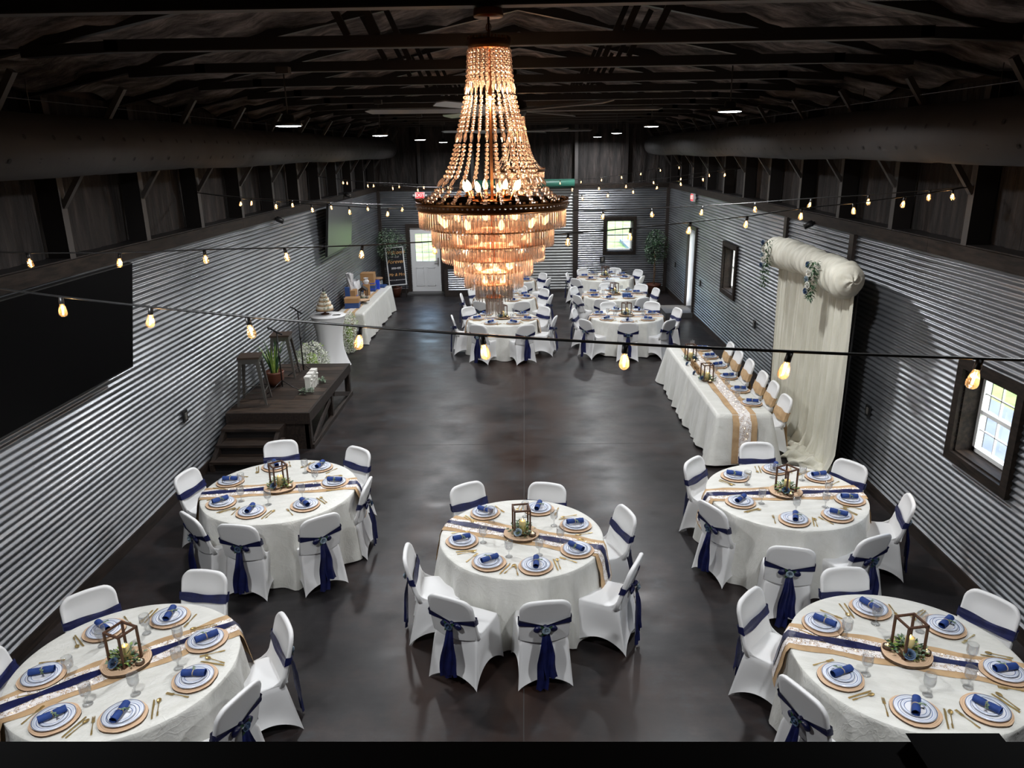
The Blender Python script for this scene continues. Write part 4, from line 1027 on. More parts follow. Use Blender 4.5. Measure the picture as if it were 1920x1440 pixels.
def setting(px, py, face, zt, seat, table, sd, ny=0, offs=0.0):
    """face: angle of the direction the diner looks (towards the table centre)"""
    g = random.Random(sd); rz = face-pi/2       # local +y = towards centre
    c, s = cos(rz), sin(rz)
    def W_(x, y): return (px+x*c-y*s, py+x*s+y*c)
    J = lambda a: g.uniform(-a, a)
    x, y = px, py
    put('wood_charger', CHARGER[sd % 3], None, (x, y, zt), (0, 0, g.uniform(0, 6)), 'bark-edged wood charger, %s seat, %s' % (seat, table), 'charger plate', 'wood slice chargers')
    put('dinner_plate', DPL, None, (x+J(.006), y+J(.006), zt+0.0145), (0, 0, 0), 'white dinner plate with blue rings, %s seat, %s' % (seat, table), 'plate', 'blue ringed dinner plates')
    put('salad_plate', SPL, None, (x+J(.006), y+J(.006), zt+0.0205), (0, 0, 0), 'small salad plate on top, %s seat, %s' % (seat, table), 'plate', 'blue ringed salad plates')
    na = rz+J(0.5)
    o = put('napkin', NAPME, None, (x+J(.01), y+J(.01), zt+0.031), (0, 0, na), 'rolled blue napkin, %s seat, %s' % (seat, table), 'napkin', 'rolled blue napkins')
    put('twine_ring', NAPR, o); put('eucalyptus_sprig', SPRIG, o, rot=(0, 0, 0 if g.random() < 0.5 else pi))
    q = W_(0.07+J(.03), 0.20+J(.015)); put('goblet', GOBME, None, (q[0], q[1], zt+0.001), (0, 0, 0), 'clear stemmed goblet, %s seat, %s' % (seat, table), 'glass', 'clear goblets')
    q = W_(-0.185+J(.01), J(.02)); put('fork', FORK, None, (q[0], q[1], zt+0.001), (0, 0, rz+J(.12)), 'gold fork at the %s seat, %s' % (seat, table), 'fork', 'gold forks')
    q = W_(0.180+J(.006), J(.015)); put('knife', KNIFE, None, (q[0], q[1], zt+0.001), (0, 0, rz+J(.08)), 'gold knife at the %s seat, %s' % (seat, table), 'knife', 'gold knives')
    q = W_(0.212+J(.006), J(.015)); put('spoon', SPOON, None, (q[0], q[1], zt+0.001), (0, 0, rz+J(.1)), 'gold spoon at the %s seat, %s' % (seat, table), 'spoon', 'gold spoons')

# ------------------------------------------------------------------ centrepieces
LANT = MB(); hw, LH, tw = 0.075, 0.27, 0.015
for sx in (-1, 1):
    for sy in (-1, 1): LANT.box((sx*hw-tw/2, sy*hw-tw/2, 0), (sx*hw+tw/2, sy*hw+tw/2, LH))
for z in (0.006, LH-0.008):
    for s in (-1, 1):
        LANT.box((-hw, s*hw-tw/2, z-0.007), (hw, s*hw+tw/2, z+0.007)); LANT.box((s*hw-tw/2, -hw, z-0.007), (s*hw+tw/2, hw, z+0.007))
LANTME = LANT.mesh('lantern_frame', WOODB)
CANME = MB().lathe([(0, 0), (0.033, 0), (0.033, 0.122), (0.029, 0.127), (0.018, 0.121), (0, 0.118)], 20).mesh('pillar_candle', WAX)
FLAME_ = MB().lathe([(0, 0.118), (0.004, 0.122), (0.0055, 0.130), (0.003, 0.142), (0, 0.150)], 8).mesh('flame', FLAME)
TEAH = MB().lathe([(0.033, 0), (0.034, 0.026), (0.022, 0.027), (0.021, 0.02), (0, 0.02)], 18).mesh('tealight_holder', BARK)
TEAC = MB().lathe([(0.021, 0.019), (0.021, 0.028), (0.0, 0.027)], 14).mesh('tealight_candle', WAXW)
TEAF = MB().lathe([(0, 0.027), (0.003, 0.03), (0.0035, 0.036), (0, 0.046)], 6).mesh('flame', FLAME)
def greens(seed):
    g = random.Random(seed); ms = [MB(), MB(), MB()]
    for i in range(190):
        a = g.uniform(0, 2*pi)
        if g.random() < 0.55: a = g.choice([0.4, 3.7])+g.uniform(-0.9, 0.9)
        r = g.uniform(0.02, 0.125); z = g.uniform(0.004, 0.085)*(1.25-r*6)+0.006; k = g.choices([0, 1, 2], [4, 3, 3])[0]
        d = (cos(a)+g.uniform(-.6, .6), sin(a)+g.uniform(-.6, .6), g.uniform(-0.1, 0.9))
        if hypot(r*cos(a), r*sin(a)) < 0.04: r = 0.045
        L = g.uniform(0.022, 0.042); w = L*(0.8 if k == 0 else 0.5)
        ms[k].leaf((r*cos(a), r*sin(a), max(0.008, z)), d, (g.uniform(-.4, .4), g.uniform(-.4, .4), 1), L, w)
    for i in range(5):
        a = g.uniform(0, 2*pi); ms[1].tube([(0.05*cos(a), 0.05*sin(a), 0.004), (0.09*cos(a+.6), 0.09*sin(a+.6), 0.02)], 0.002, 4)
    return [ms[k].mesh('foliage', LEAFS[k]) for k in range(3)]
GREENS = [greens(1), greens(2), greens(3)]
ROSEC1 = rose_mesh(ROSEB, 0.036, 4); ROSEC2 = rose_mesh(ROSEP, 0.036, 5)
def centrepiece(x, y, zt, rot, where, sd, teas, pale, slice_=True, rosea=-1.9):
    if slice_:
        put('wood_slice', CENTRE[sd % 3], None, (x, y, zt), (0, 0, rot), 'large round wood slice at the centre of %s' % where, 'wood slice', 'centrepiece wood slices'); z = zt+0.0225
    else: z = zt+0.002
    put('lantern_frame', LANTME, None, (x, y, z), (0, 0, rot), 'open brown wooden lantern frame on %s' % where, 'lantern', 'wooden lantern frames')
    c = thing('pillar_candle', 'lit cream pillar candle inside the lantern frame on %s' % where, 'candle', (x+0.01, y, z), 0, 'cream pillar candles')
    put('candle', CANME, c); put('flame', FLAME_, c)
    gth = thing('greenery', 'eucalyptus greenery with a rose around the candle on %s' % where, 'greenery', (x, y, z), rot+sd, 'centrepiece greenery')
    for q in GREENS[sd % 3]: put('foliage', q, gth, kind='stuff')
    a = rosea-(rot+sd); put('rose', ROSEC2 if pale else ROSEC1, gth, (0.10*cos(a), 0.10*sin(a), 0.045), (0.7*sin(a)*-1, 0.7*cos(a), 0))
    for i, (a, rr) in enumerate(teas):
        side = 'right of' if cos(a) > 0 else 'left of'
        tt = thing('tealight', 'lit tealight in bark cup %s lantern, %s' % (side, where), 'candle', (x+rr*cos(a), y+rr*sin(a), z), 0, 'tealights in bark cups')
        put('tealight_holder', TEAH, tt); put('tealight_candle', TEAC, tt); put('flame', TEAF, tt)

# ------------------------------------------------------------------ round tables
ZTOP = 0.762
def cloth_r(R, a, v, ph):
    fold = 0.75*(1-2*abs(sin(6.5*a+ph[0]+0.6*sin(2*a+ph[3]))))+0.35*sin(9*a+ph[1])+0.22*sin(23*a+ph[2])
    return R+0.006+v*(0.045+0.02*sin(2*a+ph[3]))+(fold+0.25)*0.062*(v**0.7)
def cloth_mesh(R, seed, n=168):
    g = random.Random(seed); ph = [g.uniform(0, 6.28) for _ in range(5)]; m = MB()
    prof = [(0.0, None), (0.25, None), (0.5, None), (0.75, None), (0.92, None), (0.985, None)]
    vs = [(0, 0, ZTOP)]; rings = []
    for (r, _) in prof[1:]:
        rings.append([(R*r*cos(2*pi*k/n), R*r*sin(2*pi*k/n), ZTOP-(0.001 if r > 0.95 else 0)) for k in range(n)])
    rings.append([((R+0.003)*cos(2*pi*k/n), (R+0.003)*sin(2*pi*k/n), ZTOP-0.006) for k in range(n)])
    NV = 14
    for j in range(NV+1):
        v = (j/NV)**1.15; ring = []
        for k in range(n):
            a = 2*pi*k/n; r = cloth_r(R, a, v, ph); z = (ZTOP-0.014)*(1-v)+0.006+0.02*v*(0.5+0.5*sin(5*a+ph[4]))
            ring.append((r*cos(a), r*sin(a), z))
        rings.append(ring)
    for r in rings: vs += r
    fs = [(0, 1+k, 1+(k+1) % n) for k in range(n)]
    for j in range(len(rings)-1):
        for k in range(n): a = 1+j*n+k; b = 1+j*n+(k+1) % n; fs.append((a, a+n, b+n, b))
    m.add(vs, fs, 0, True); return m.mesh('tablecloth', IVORY), ph
SEATN = ['right', 'rear right', 'rear', 'rear left', 'left', 'front left', 'front', 'front right']
def name_seats(angs):
    order = sorted(range(len(angs)), key=lambda i: angs[i] % (2*pi)); n = len(angs); best = None
    from itertools import combinations
    for comb in combinations(range(8), n):
        for sh in range(n):
            cost = 0
            for q in range(n):
                o = comb[(q+sh) % n]; d = (angs[order[q]]-o*pi/4+pi) % (2*pi)-pi; cost += d*d
            if best is None or cost < best[0]: best = (cost, comb, sh)
    res = [None]*n
    for q in range(n): res[order[q]] = SEATN[best[1][(q+best[2]) % n]]
    return res
TOPME = MB().lathe([(0, 0.735), (0.72, 0.735), (0.72, 0.755), (0, 0.755)], 40).mesh('tabletop', WOODD)
LEGME = MB().tube([(0.45, 0.3, 0.0), (0.42, 0.28, 0.735)], 0.014, 6).mesh('leg', STEELB)
def runner(m, R, ph, wid, off, lift, hang, ang, edgew, N_=13, tilt=0.0, sd=1, waist=1.0):
    """strip across the table along local x then hanging at both sides"""
    g = random.Random(sd)
    us = [off+wid*(i/(N_-1)-0.5) for i in range(N_)]
    rows = []
    S = 26; H = 7
    def pt(u, s):
        # s in [-1,1] top; beyond = hang
        uu = u+edgew*sin(s*11+sd)*(1 if u > off else -1)*abs(u-off)/(wid/2)
        xe = sqrt(max(0.01, (R+0.012)**2-uu*uu))
        if abs(s) <= 1: return (xe*s, uu, ZTOP+lift+0.0012*sin(s*23+u*60+sd))
        k = abs(s)-1; d = 1 if s > 0 else -1; a0 = atan2(uu, d*xe); 
        drop = hang*k; v = (drop+0.01)/(ZTOP)
        rmax = R+0.012+lift*1.5+v*0.075+0.062*(v**0.7)*1.15
        ex = (rmax)/hypot(xe, uu)
        return (d*xe*ex, uu*(1+0.08*k), ZTOP+lift-0.004-drop)
    ss = [-2+k/H for k in range(H)]+[-1+2*k/S for k in range(S+1)]+[1+(k+1)/H for k in range(H)]
    vs = []; 
    for s in ss:
        for u in us: vs.append(pt(u, s))
    fs = []
    for j in range(len(ss)-1):
        for i in range(N_-1): a = j*N_+i; fs.append((a, a+1, a+1+N_, a+N_))
    m.add(vs, fs, 0, True, Matrix.Rotation(ang, 4, 'Z'))
def fairy(m, R, ang, n, sd, off=0.07):
    g = random.Random(sd)
    pts = []
    for i in range(n):
        s = -0.92+1.84*i/(n-1); u = off*(1 if (i//2) % 2 else -1)+g.uniform(-.02, .02)
        pts.append((R*s*cos(ang)-u*sin(ang), R*s*sin(ang)+u*cos(ang), ZTOP+0.012))
    return pts
TWIST = {('L1', 3): 0.22, ('C', 2): -0.38, ('C', 6): 0.12, ('R1', 2): -0.12}
def round_table(key, where, cx, cy, R, rang, chairs, plates, sd, near=True, rose_pale=False, teas=((-0.6, 0.13),)):
    t = thing('round_table', 'round banquet table under the cloth, %s' % where, 'table', (cx, cy, 0), 0, 'round banquet tables')
    put('tabletop', TOPME, t)
    for q in range(4): put('leg', LEGME, t, rot=(0, 0, q*pi/2))
    cm, ph = cloth_mesh(R, sd, 168 if near else 112)
    put('tablecloth', cm, None, (cx, cy, 0), (0, 0, rang), 'ivory crushed cloth draped to the floor, %s' % where, 'tablecloth', 'ivory round tablecloths')
    hang = 0.36
    m = MB(); runner(m, R, ph, 0.32, 0.0, 0.0035, hang, rang, 0.012, sd=sd)
    put('burlap_runner', m.mesh('burlap_runner', BURLAP), None, (cx, cy, 0), (0, 0, 0), 'tan burlap runner across the %s' % where, 'table runner', 'burlap runners')
    m = MB(); runner(m, R, ph, 0.20, 0.0, 0.0065, hang-0.02, rang, 0.008, sd=sd+1)
    put('lace_runner', m.mesh('lace_runner', LACE), None, (cx, cy, 0), (0, 0, 0), 'pale lace strip on the burlap, %s' % where, 'table runner', 'lace runners')
    m = MB(); runner(m, R, ph, 0.075, 0.012, 0.0105, hang-0.06, rang, 0.010, N_=6, sd=sd+2)
    put('satin_ribbon', m.mesh('satin_ribbon', NAVY), None, (cx, cy, 0), (0, 0, 0), 'navy satin ribbon along the runner, %s' % where, 'ribbon', 'navy satin ribbons')
    if near:
        pts = fairy(None, R, rang, 16, sd); fl = thing('fairy_lights', 'tiny warm fairy lights along the lace, %s' % where, 'fairy lights', (cx, cy, 0), 0, 'fairy light wires')
        obj('wire', MB().tube(pts, 0.0006, 3), STEELG, fl)
        lb = MB()
        for p in pts: lb.lathe([(0, -0.003), (0.003, 0), (0, 0.003)], 5, M=Matrix.Translation(p))
        obj('light_points', lb, FAIRY, fl, kind='stuff')
    angs = [atan2(y-cy, x-cx) for x, y in chairs]; names = name_seats(angs)
    for i, (x, y) in enumerate(chairs):
        a = angs[i]; face = a+pi+TWIST.get((key, i), 0.0)
        # back top is 0.30 behind the chair origin
        ox = x+0.29*cos(face); oy = y+0.29*sin(face)
        pr = [chA, chB][(i+sd) % 2]
        place(pr, (ox, oy, 0), face-pi/2+R_.uniform(-0.05, 0.05), 'white covered chair with navy sash, %s seat, %s' % (names[i], where), 'covered chairs around the round tables')
    if plates is None: plates = [(cx+(R-0.2)*cos(a), cy+(R-0.2)*sin(a)) for a in angs]
    else: plates = [(cx+(x-cx)/hypot(x-cx, y-cy)*min(R-0.185, max(R-0.24, hypot(x-cx, y-cy))), cy+(y-cy)/hypot(x-cx, y-cy)*min(R-0.185, max(R-0.24, hypot(x-cx, y-cy)))) for x, y in plates]
    pa = [atan2(y-cy, x-cx) for x, y in plates]; pn = name_seats(pa)
    for i, (x, y) in enumerate(plates):
        setting(x, y, pa[i]+pi, ZTOP+0.002, pn[i], where, sd*10+i)
    centrepiece(cx, cy, ZTOP+0.0125, rang+0.5, where, sd, teas, rose_pale)

round_table('C', 'centre round table', 0.0, 6.6, 0.79, radians(-20), [(0.21, 5.34), (-0.6, 5.4), (-1.05, 6.17), (-0.6, 7.59), (0.29, 7.58), (1.07, 6.93), (1.02, 5.96)],
    [(-0.38, 7.06), (0.18, 7.14), (0.54, 6.78), (0.56, 6.27), (0.14, 5.96), (-0.32, 6.03), (-0.57, 6.47)], 1, rose_pale=True)
round_table('L2', 'round table by the stage steps', -2.72, 7.7, 0.84, radians(9), [(-3.1, 8.92), (-2.03, 8.66), (-1.73, 7.68), (-2.03, 6.86), (-2.82, 6.68), (-3.39, 6.89), (-3.9, 7.96)],
    [(-2.97, 8.3), (-2.42, 8.27), (-2.16, 7.83), (-2.36, 7.31), (-2.84, 7.13), (-3.24, 7.32), (-3.38, 7.89)], 2, teas=((-0.3, 0.13),))
round_table('R2', 'round table by the head table', 2.86, 7.5, 0.83, radians(2), [(2.92, 8.74), (3.83, 8.11), (4.03, 7.17), (3.32, 6.38), (2.47, 6.19), (1.95, 7.06), (2.02, 8.24)],
    [(2.95, 8.12), (3.39, 7.91), (3.5, 7.31), (3.22, 6.93), (2.74, 6.87), (2.33, 7.28), (2.43, 7.93)], 3, teas=((-1.5, 0.13),))
round_table('L1', 'near left round table', -2.92, 4.67, 0.79, radians(38), [(-2.8, 5.68+.12), (-3.67, 5.48), (-3.95, 4.61), (-1.86, 5.07), (-1.92, 4.24)],
    [(-3.28, 5.05), (-2.85, 5.24), (-2.43, 4.94), (-2.33, 4.5), (-2.64, 4.07), (-3.13, 4.04), (-3.46, 4.52)], 4, teas=((-0.3, 0.13),))
round_table('R1', 'near right round table', 2.84, 4.75, 0.81, radians(-18), [(2.82, 5.80), (3.83, 5.35), (1.88, 5.42), (1.91, 4.3)],
    [(2.83, 5.33), (3.28, 5.08), (2.37, 5.12), (2.25, 4.5), (2.61, 4.14), (3.1, 4.16), (3.44, 4.55)], 5, teas=((-0.2, 0.13), (2.8, 0.13)))
round_table('F1', 'nearest back right round table', 2.33, 16.75, 0.82, 0.0, [(2.22, 15.6), (1.35, 15.95), (1.17, 17.1), (2.05, 17.9), (3.1, 17.84), (3.55, 17.05), (3.15, 15.85)], None, 6, near=False)
round_table('F2', 'middle back right round table', 2.36, 19.4, 0.82, 0.0, [(1.95, 18.25), (2.95, 18.4), (1.36, 18.85), (1.35, 20.05), (2.3, 20.6), (3.2, 20.35), (3.5, 19.7)], None, 7, near=False)
round_table('F3', 'farthest back right round table', 2.42, 22.25, 0.82, 0.0, [(1.83, 23.3), (2.83, 23.35), (1.30, 22.42), (1.5, 21.4), (2.4, 21.05), (3.5, 22.9), (3.42, 21.7)], None, 8, near=False)
round_table('G1', 'nearest back left round table', -0.46, 16.6, 0.78, 0.0, [(-0.95, 15.55), (0.06, 15.5), (-1.58, 16.5), (-1.3, 17.45), (0.5, 17.4), (0.7, 16.3)], None, 9, near=False)
round_table('G2', 'middle back left round table', -0.48, 19.2, 0.78, 0.0, [(-1.06, 18.2), (-0.02, 18.1), (-1.6, 19.2), (-1.33, 20.1), (-0.09, 20.35), (0.58, 19.8), (0.7, 18.9)], None, 10, near=False)
round_table('G3', 'farthest back left round table', -0.45, 21.9, 0.78, 0.0, [(0.06, 20.85), (0.6, 22.5), (0.72, 21.5), (-1.0, 20.95), (-1.5, 22.2)], None, 11, near=False)
# gift on the middle back right table
o = obj('gift_box', MB().box((-0.1, -0.07, 0), (0.1, 0.07, 0.1)), BLUEG, loc=(2.62, 18.95, ZTOP+0.012)); tag(o, 'small navy gift box on the middle back right round table', 'gift box')

# ------------------------------------------------------------------ head table
HX0, HX1, HY0, HY1 = 2.76, 3.52, 10.08, 14.0
t = thing('banquet_table', 'long rectangular head table under the ivory cloth', 'table', (0, 0, 0))
for (a, b) in ((HY0+0.02, 12.0), (12.04, HY1-0.02)):
    obj('tabletop', MB().box((HX0+0.02, a, 0.72), (HX1-0.02, b, 0.75)), WOODD, t)
    for q in ((HX0+0.1, a+0.15), (HX1-0.1, a+0.15), (HX0+0.1, b-0.15), (HX1-0.1, b-0.15)): obj('leg', MB().tube([(q[0], q[1], 0), (q[0], q[1], 0.72)], 0.015, 6), STEELB, t)
def rect_cloth(x0, x1, y0, y1, zt, seed, flare=0.10, n1=60, amp=0.045, zh=0.012):
    g = random.Random(seed); ph = [g.uniform(0, 6) for _ in range(4)]; m = MB()
    per = []; 
    def side(ax, ay, bx, by, k):
        for i in range(k): per.append((ax+(bx-ax)*i/k, ay+(by-ay)*i/k))
    ky = int((y1-y0)/0.045); kx = int((x1-x0)/0.045)
    side(x0, y0, x1, y0, kx); side(x1, y0, x1, y1, ky); side(x1, y1, x0, y1, kx); side(x0, y1, x0, y0, ky)
    n = len(per); cx, cy = (x0+x1)/2, (y0+y1)/2; rings = []; NV = 12; arc = 0; arcs = []
    for i in range(n):
        p = per[i]; q = per[i-1]; arc += hypot(p[0]-q[0], p[1]-q[1]); arcs.append(arc)
    def nrm(p):
        dx = (p[0]-cx)/(x1-x0)*2; dy = (p[1]-cy)/(y1-y0)*2
        ex = max(0, abs(p[0]-cx)-(x1-x0)/2+0.10)/0.10; ey = max(0, abs(p[1]-cy)-(y1-y0)/2+0.10)/0.10
        ex = min(1, ex); ey = min(1, ey); l = hypot(ex, ey) or 1; return (math.copysign(ex, dx)/l, math.copysign(ey, dy)/l, min(ex, ey))
    top = [[(cx+(p[0]-cx)*s, cy+(p[1]-cy)*s, zt) for p in per] for s in (0.02, 0.5, 0.93)]
    rings += top
    for j in range(NV+1):
        v = j/NV; ring = []
        for i, p in enumerate(per):
            nx, ny, co = nrm(p); s = arcs[i]
            fold = 0.5*sin(s*8+ph[0])+0.5*sin(s*13.3+ph[1])+0.3*sin(s*27+ph[2])
            o = 0.006+v*flare+amp*fold*v**1.1+co*0.10*v
            z = zt-0.004-(zt-zh)*v+(0.02*sin(s*5+ph[3])+0.02)*v
            ring.append((p[0]+nx*o, p[1]+ny*o, max(0.008, z)))
        rings.append(ring)
    vs = []; fs = []
    for r in rings: vs += r
    fs.append(tuple(range(n)))
    for j in range(len(rings)-1):
        for i in range(n): a = j*n+i; b = j*n+(i+1) % n; fs.append((a, a+n, b+n, b))
    m.add(vs, fs, 0, True); return m.mesh('tablecloth', IVORY)
put('tablecloth', rect_cloth(HX0, HX1, HY0, 12.1, 0.757, 1), None, label='long ivory cloth over the near half of the head table', cat='tablecloth', group='head table cloths')
put('tablecloth', rect_cloth(HX0+0.003, HX1-0.003, 12.04, HY1, 0.7595, 2), None, label='long ivory cloth over the far half of the head table', cat='tablecloth', group='head table cloths')
def long_runner(m, xc, w, y0, y1, zt, hang, lift, out0, sd, both=False, hz=None):
    N_ = 9; rows = []
    ys = [(y0-out0*(1-0.0*k)-0.06*(1-k/6), zt+lift-hang*(1-k/6)) for k in range(6)]+[(y0+(y1-y0)*k/40, zt+lift) for k in range(41)]
    vs = []; fs = []
    for (y, z) in ys:
        for i in range(N_):
            u = i/(N_-1)-0.5; vs.append((xc+w*u*(1+0.04*sin(y*9+sd)), y, z+0.0012*sin(y*17+u*20)))
    for j in range(len(ys)-1):
        for i in range(N_-1): a = j*N_+i; fs.append((a, a+1, a+1+N_, a+N_))
    m.add(vs, fs, 0, True)
m = MB(); long_runner(m, 3.13, 0.34, HY0+0.01, HY1-0.02, 0.762, 0.70, 0.004, 0.10, 1); o = obj('burlap_runner', m, BURLAP); tag(o, 'long burlap runner along the head table, hanging at the near end', 'table runner', 'burlap runners')
m = MB(); long_runner(m, 3.13, 0.17, HY0+0.01, HY1-0.02, 0.762, 0.69, 0.008, 0.115, 2); o = obj('lace_runner', m, LACE); tag(o, 'long pale lace strip along the head table', 'table runner', 'lace runners')
g = random.Random(9); pts = [(3.13+0.03*sin(i*1.7), HY0-0.145-0.012*(8-i)/8, 0.12+0.08*i) for i in range(8)]+[(3.13+0.05*sin(i*1.9), HY0+0.05+i*0.14, 0.775) for i in range(27)]
fl = thing('fairy_lights', 'tiny warm fairy lights along the head table runner', 'fairy lights', (0, 0, 0), 0, 'fairy light wires')
obj('wire', MB().tube(pts, 0.0006, 3), STEELG, fl); lb = MB()
for p in pts: lb.lathe([(0, -0.004), (0.004, 0), (0, 0.004)], 5, M=Matrix.Translation(p))
obj('light_points', lb, FAIRY, fl, kind='stuff')
HCH = [(3.86, 13.78), (3.86, 13.19), (3.88, 12.57), (3.88, 11.82), (3.88, 11.26), (3.84, 10.57)]
HPL = [13.67, 13.13, 12.53, 11.86, 11.16, 10.52]
for i, (x, y) in enumerate(HCH):
    od = ordn[5-i]
    place(chC, (x-0.24, y, 0), pi/2+R_.uniform(-0.04, 0.04), 'white covered chair with burlap sash, %s from near end, head table' % od, 'burlap sashed chairs at the head table')
    setting(3.36, HPL[i], pi, 0.764, '%s nearest' % od, 'head table', 200+i)
centrepiece(2.98, 11.72, 0.766, 0.15, 'the near half of the head table', 2, ((-1.4, 0.14),), False, slice_=False, rosea=-2.6)
centrepiece(2.98, 12.98, 0.766, 0.1, 'the far half of the head table', 3, ((-1.3, 0.15),), False, slice_=False, rosea=-0.9)
for i, yy in enumerate((12.05, 12.62)):
    o = put('rose', ROSEC1, None, (2.86, yy, 0.79), (0, -1.0, 0)); tag(o, 'dusty blue rose lying beside the wooden letters, %s one' % ('nearer', 'farther')[i], 'flower', 'blue roses on the head table')
def text(body, size, ex, mat_, parent, loc, rot, name='lettering', shear=0.0, align='CENTER', bevel=0.0):
    cu = bpy.data.curves.new(name, 'FONT'); cu.body = body; cu.size = size; cu.extrude = ex; cu.align_x = align; cu.align_y = 'CENTER'; cu.shear = shear; cu.bevel_depth = bevel
    cu.resolution_u = 3; cu.materials.append(mat_)
    o = bpy.data.objects.new(name, cu); COL.objects.link(o); o.location = loc; o.rotation_euler = rot
    bpy.context.view_layer.update()
    dg = bpy.context.evaluated_depsgraph_get(); me = bpy.data.meshes.new_from_object(o.evaluated_get(dg)); bpy.data.objects.remove(o)
    o = put(name, me, parent, loc, rot)
    return o
LETW = mat('natural_letter_wood', (0.28, 0.16, 0.07), 0.6)
wl = thing('wooden_letters', 'small standing wooden MR and MRS letters on the head table', 'letters', (2.93, 12.34, 0.77))
obj('base', MB().box((-0.025, -0.30, 0), (0.025, 0.30, 0.012)), LETW, wl)
text('MR & MRS', 0.13, 0.012, LETW, wl, (-0.005, 0, 0.062), (pi/2, 0, -pi/2))

# ------------------------------------------------------------------ draped arch
ar = thing('draped_arch', 'cream draped fabric arch against the right wall behind the head table', 'arch', (0, 0, 0))
m = MB()
def roll(u, v):
    y = 9.42+3.1*v; a = 2*pi*u
    r = 0.20+0.010*sin(y*2.7+1)+0.013*(abs(sin(a*1.5+y*4.3+0.7*sin(y*2)))-0.6)+0.010*abs(sin(a*2.5-y*7.1+sin(a)))+0.006*sin(y*37+a*5+2*sin(y*5))
    r += 0.03*max(0, -sin(a))*(0.5+0.5*sin(y*2.1+0.5))
    e = min(v, 1-v); r *= min(1, 0.35+e*14)**0.5
    return (4.12+r*cos(a)+0.0, y, 2.74+0.05*sin(v*3)+r*1.05*sin(a))
m.grid(roll, 40, 220, 0, True, closeu=True)
for (yy, dd) in ((9.42, -1), (12.52, 1)):
    def capf(u, v, yy=yy, dd=dd):
        a = 2*pi*u; r = 0.185*(1-v)+0.002; return (4.12+r*cos(a), yy-dd*0.03+dd*0.09*sin(pi*v*0.5)*(1+0.22*sin(a*5+v*6)), 2.745+r*1.05*sin(a))
    m.grid(capf, 24, 7, 0, True, closeu=True)
obj('valance', m, CURTAIN, ar)
def panel(y0, y1, xc, zt, zb, sd, lean=0.0):
    m = MB()
    def f(u, v):
        y = y0+(y1-y0)*u+lean*(1-v)*0.0
        x = xc+0.05*(abs(sin(u*(y1-y0)*13+sd+0.3*v))-0.5)+0.022*sin(u*(y1-y0)*47+sd*2+v*1.5)+0.012*sin(u*(y1-y0)*83+v*3)
        x -= 0.07*max(0, (0.12-v)/0.12)**1.3*(1+sin(u*20+sd))
        return (x, y+0.05*(1-v)*sin(sd), zb+(zt-zb)*v+0.0)
    m.grid(f, int(60*(y1-y0))+10, 26, 0, True); return m
obj('curtain', panel(9.50, 10.55, 4.20, 2.7, 0.02, 1), CURTAIN, ar)
obj('curtain', panel(10.5, 11.5, 4.23, 2.7, 0.02, 2), CURTAIN, ar)
obj('curtain', panel(11.45, 12.30, 4.21, 2.7, 0.02, 4), CURTAIN, ar)
m = MB()
def pool(u, v):
    y = 9.45+1.55*u; r = 0.17*(0.45+0.55*sin(pi*min(1, u*1.15)))*(1+0.22*sin(u*37+v*9)+0.15*sin(u*71))
    a = pi*v; return (4.08-r*cos(a)*1.25+0.05*sin(u*9), y+0.02*sin(v*17+u*40), 0.006+r*0.75*sin(a)*(1+0.2*sin(v*21+u*15)))
m.grid(pool, 90, 18, 0, True); obj('fabric_pool', m, CURTAIN, ar)
obj('arch_post', MB().tube([(4.3, 9.6, 0), (4.3, 9.6, 2.75)], 0.02, 8), STEELB, ar); obj('arch_post', MB().tube([(4.3, 12.35, 0), (4.3, 12.35, 2.75)], 0.02, 8), STEELB, ar)
def garland(x, y, z0, z1, lab, sd):
    g = random.Random(sd); t = thing('floral_garland', lab, 'flowers', (x, y, z1), 0, 'floral garlands on the arch'); ms = [MB(), MB()]
    for i in range(190):
        v = g.random(); w = 0.11*(1-0.6*v); a = g.uniform(0, 2*pi); k = 0 if g.random() < 0.4 else 1
        ms[k].leaf((w*cos(a)*g.random()*0.7-0.02, w*sin(a)*g.random(), -(z1-z0)*v), (cos(a), sin(a), g.uniform(-1.2, 0.3)), (0, 0, 1), 0.07, 0.026)
    obj('foliage', ms[0], LEAFS[0], t, kind='stuff'); obj('foliage', ms[1], LEAFS[1], t, kind='stuff')
    for i, (dz, mm) in enumerate(((0.05, ROSEC1), (0.15, None), (0.24, ROSEC2), (0.31, None), (0.40, ROSEC1))):
        if dz > z1-z0-0.1: break
        put('rose', mm or ROSEWM, t, (-0.08, 0.03*(-1)**i-0.03, -dz), (0, -pi/2, 0.3))
ROSEWM = rose_mesh(ROSEW, 0.042, 8)
garland(3.88, 12.0, 2.25, 2.98, 'blue and white floral garland hanging from the far end of the arch', 1)
garland(3.85, 9.95, 2.42, 2.93, 'blue floral garland with trailing leaves near the near end of the arch', 2)

# ------------------------------------------------------------------ televisions
def tv(y0, y1, z0, z1, lab, tilt, M_):
    t = thing('wall_television', lab, 'television', (-4.40, (y0+y1)/2, z0), 0, 'wall televisions'); W2 = (y1-y0)/2; H = z1-z0
    Mx = Matrix.Rotation(tilt, 4, 'Y')
    obj('bezel', MB().box((-0.05, -W2, 0), (0.0, W2, H), M=Mx), PLASTB, t)
    obj('screen', MB().box((0.0, -W2+0.012, 0.018), (0.003, W2-0.012, H-0.012), M=Mx), M_, t)
    obj('wall_bracket', MB().box((-0.16, -0.25, 0.35), (-0.05, 0.25, 0.75)), STEELB, t)
tv(5.55, 8.15, 2.08, 3.27, 'large black wall television at the left edge of the picture', radians(9), SCREEN)
tv(17.0, 19.45, 2.13, 3.30, 'large wall television farther back, screen reflecting pale light', radians(6), SCREENF)

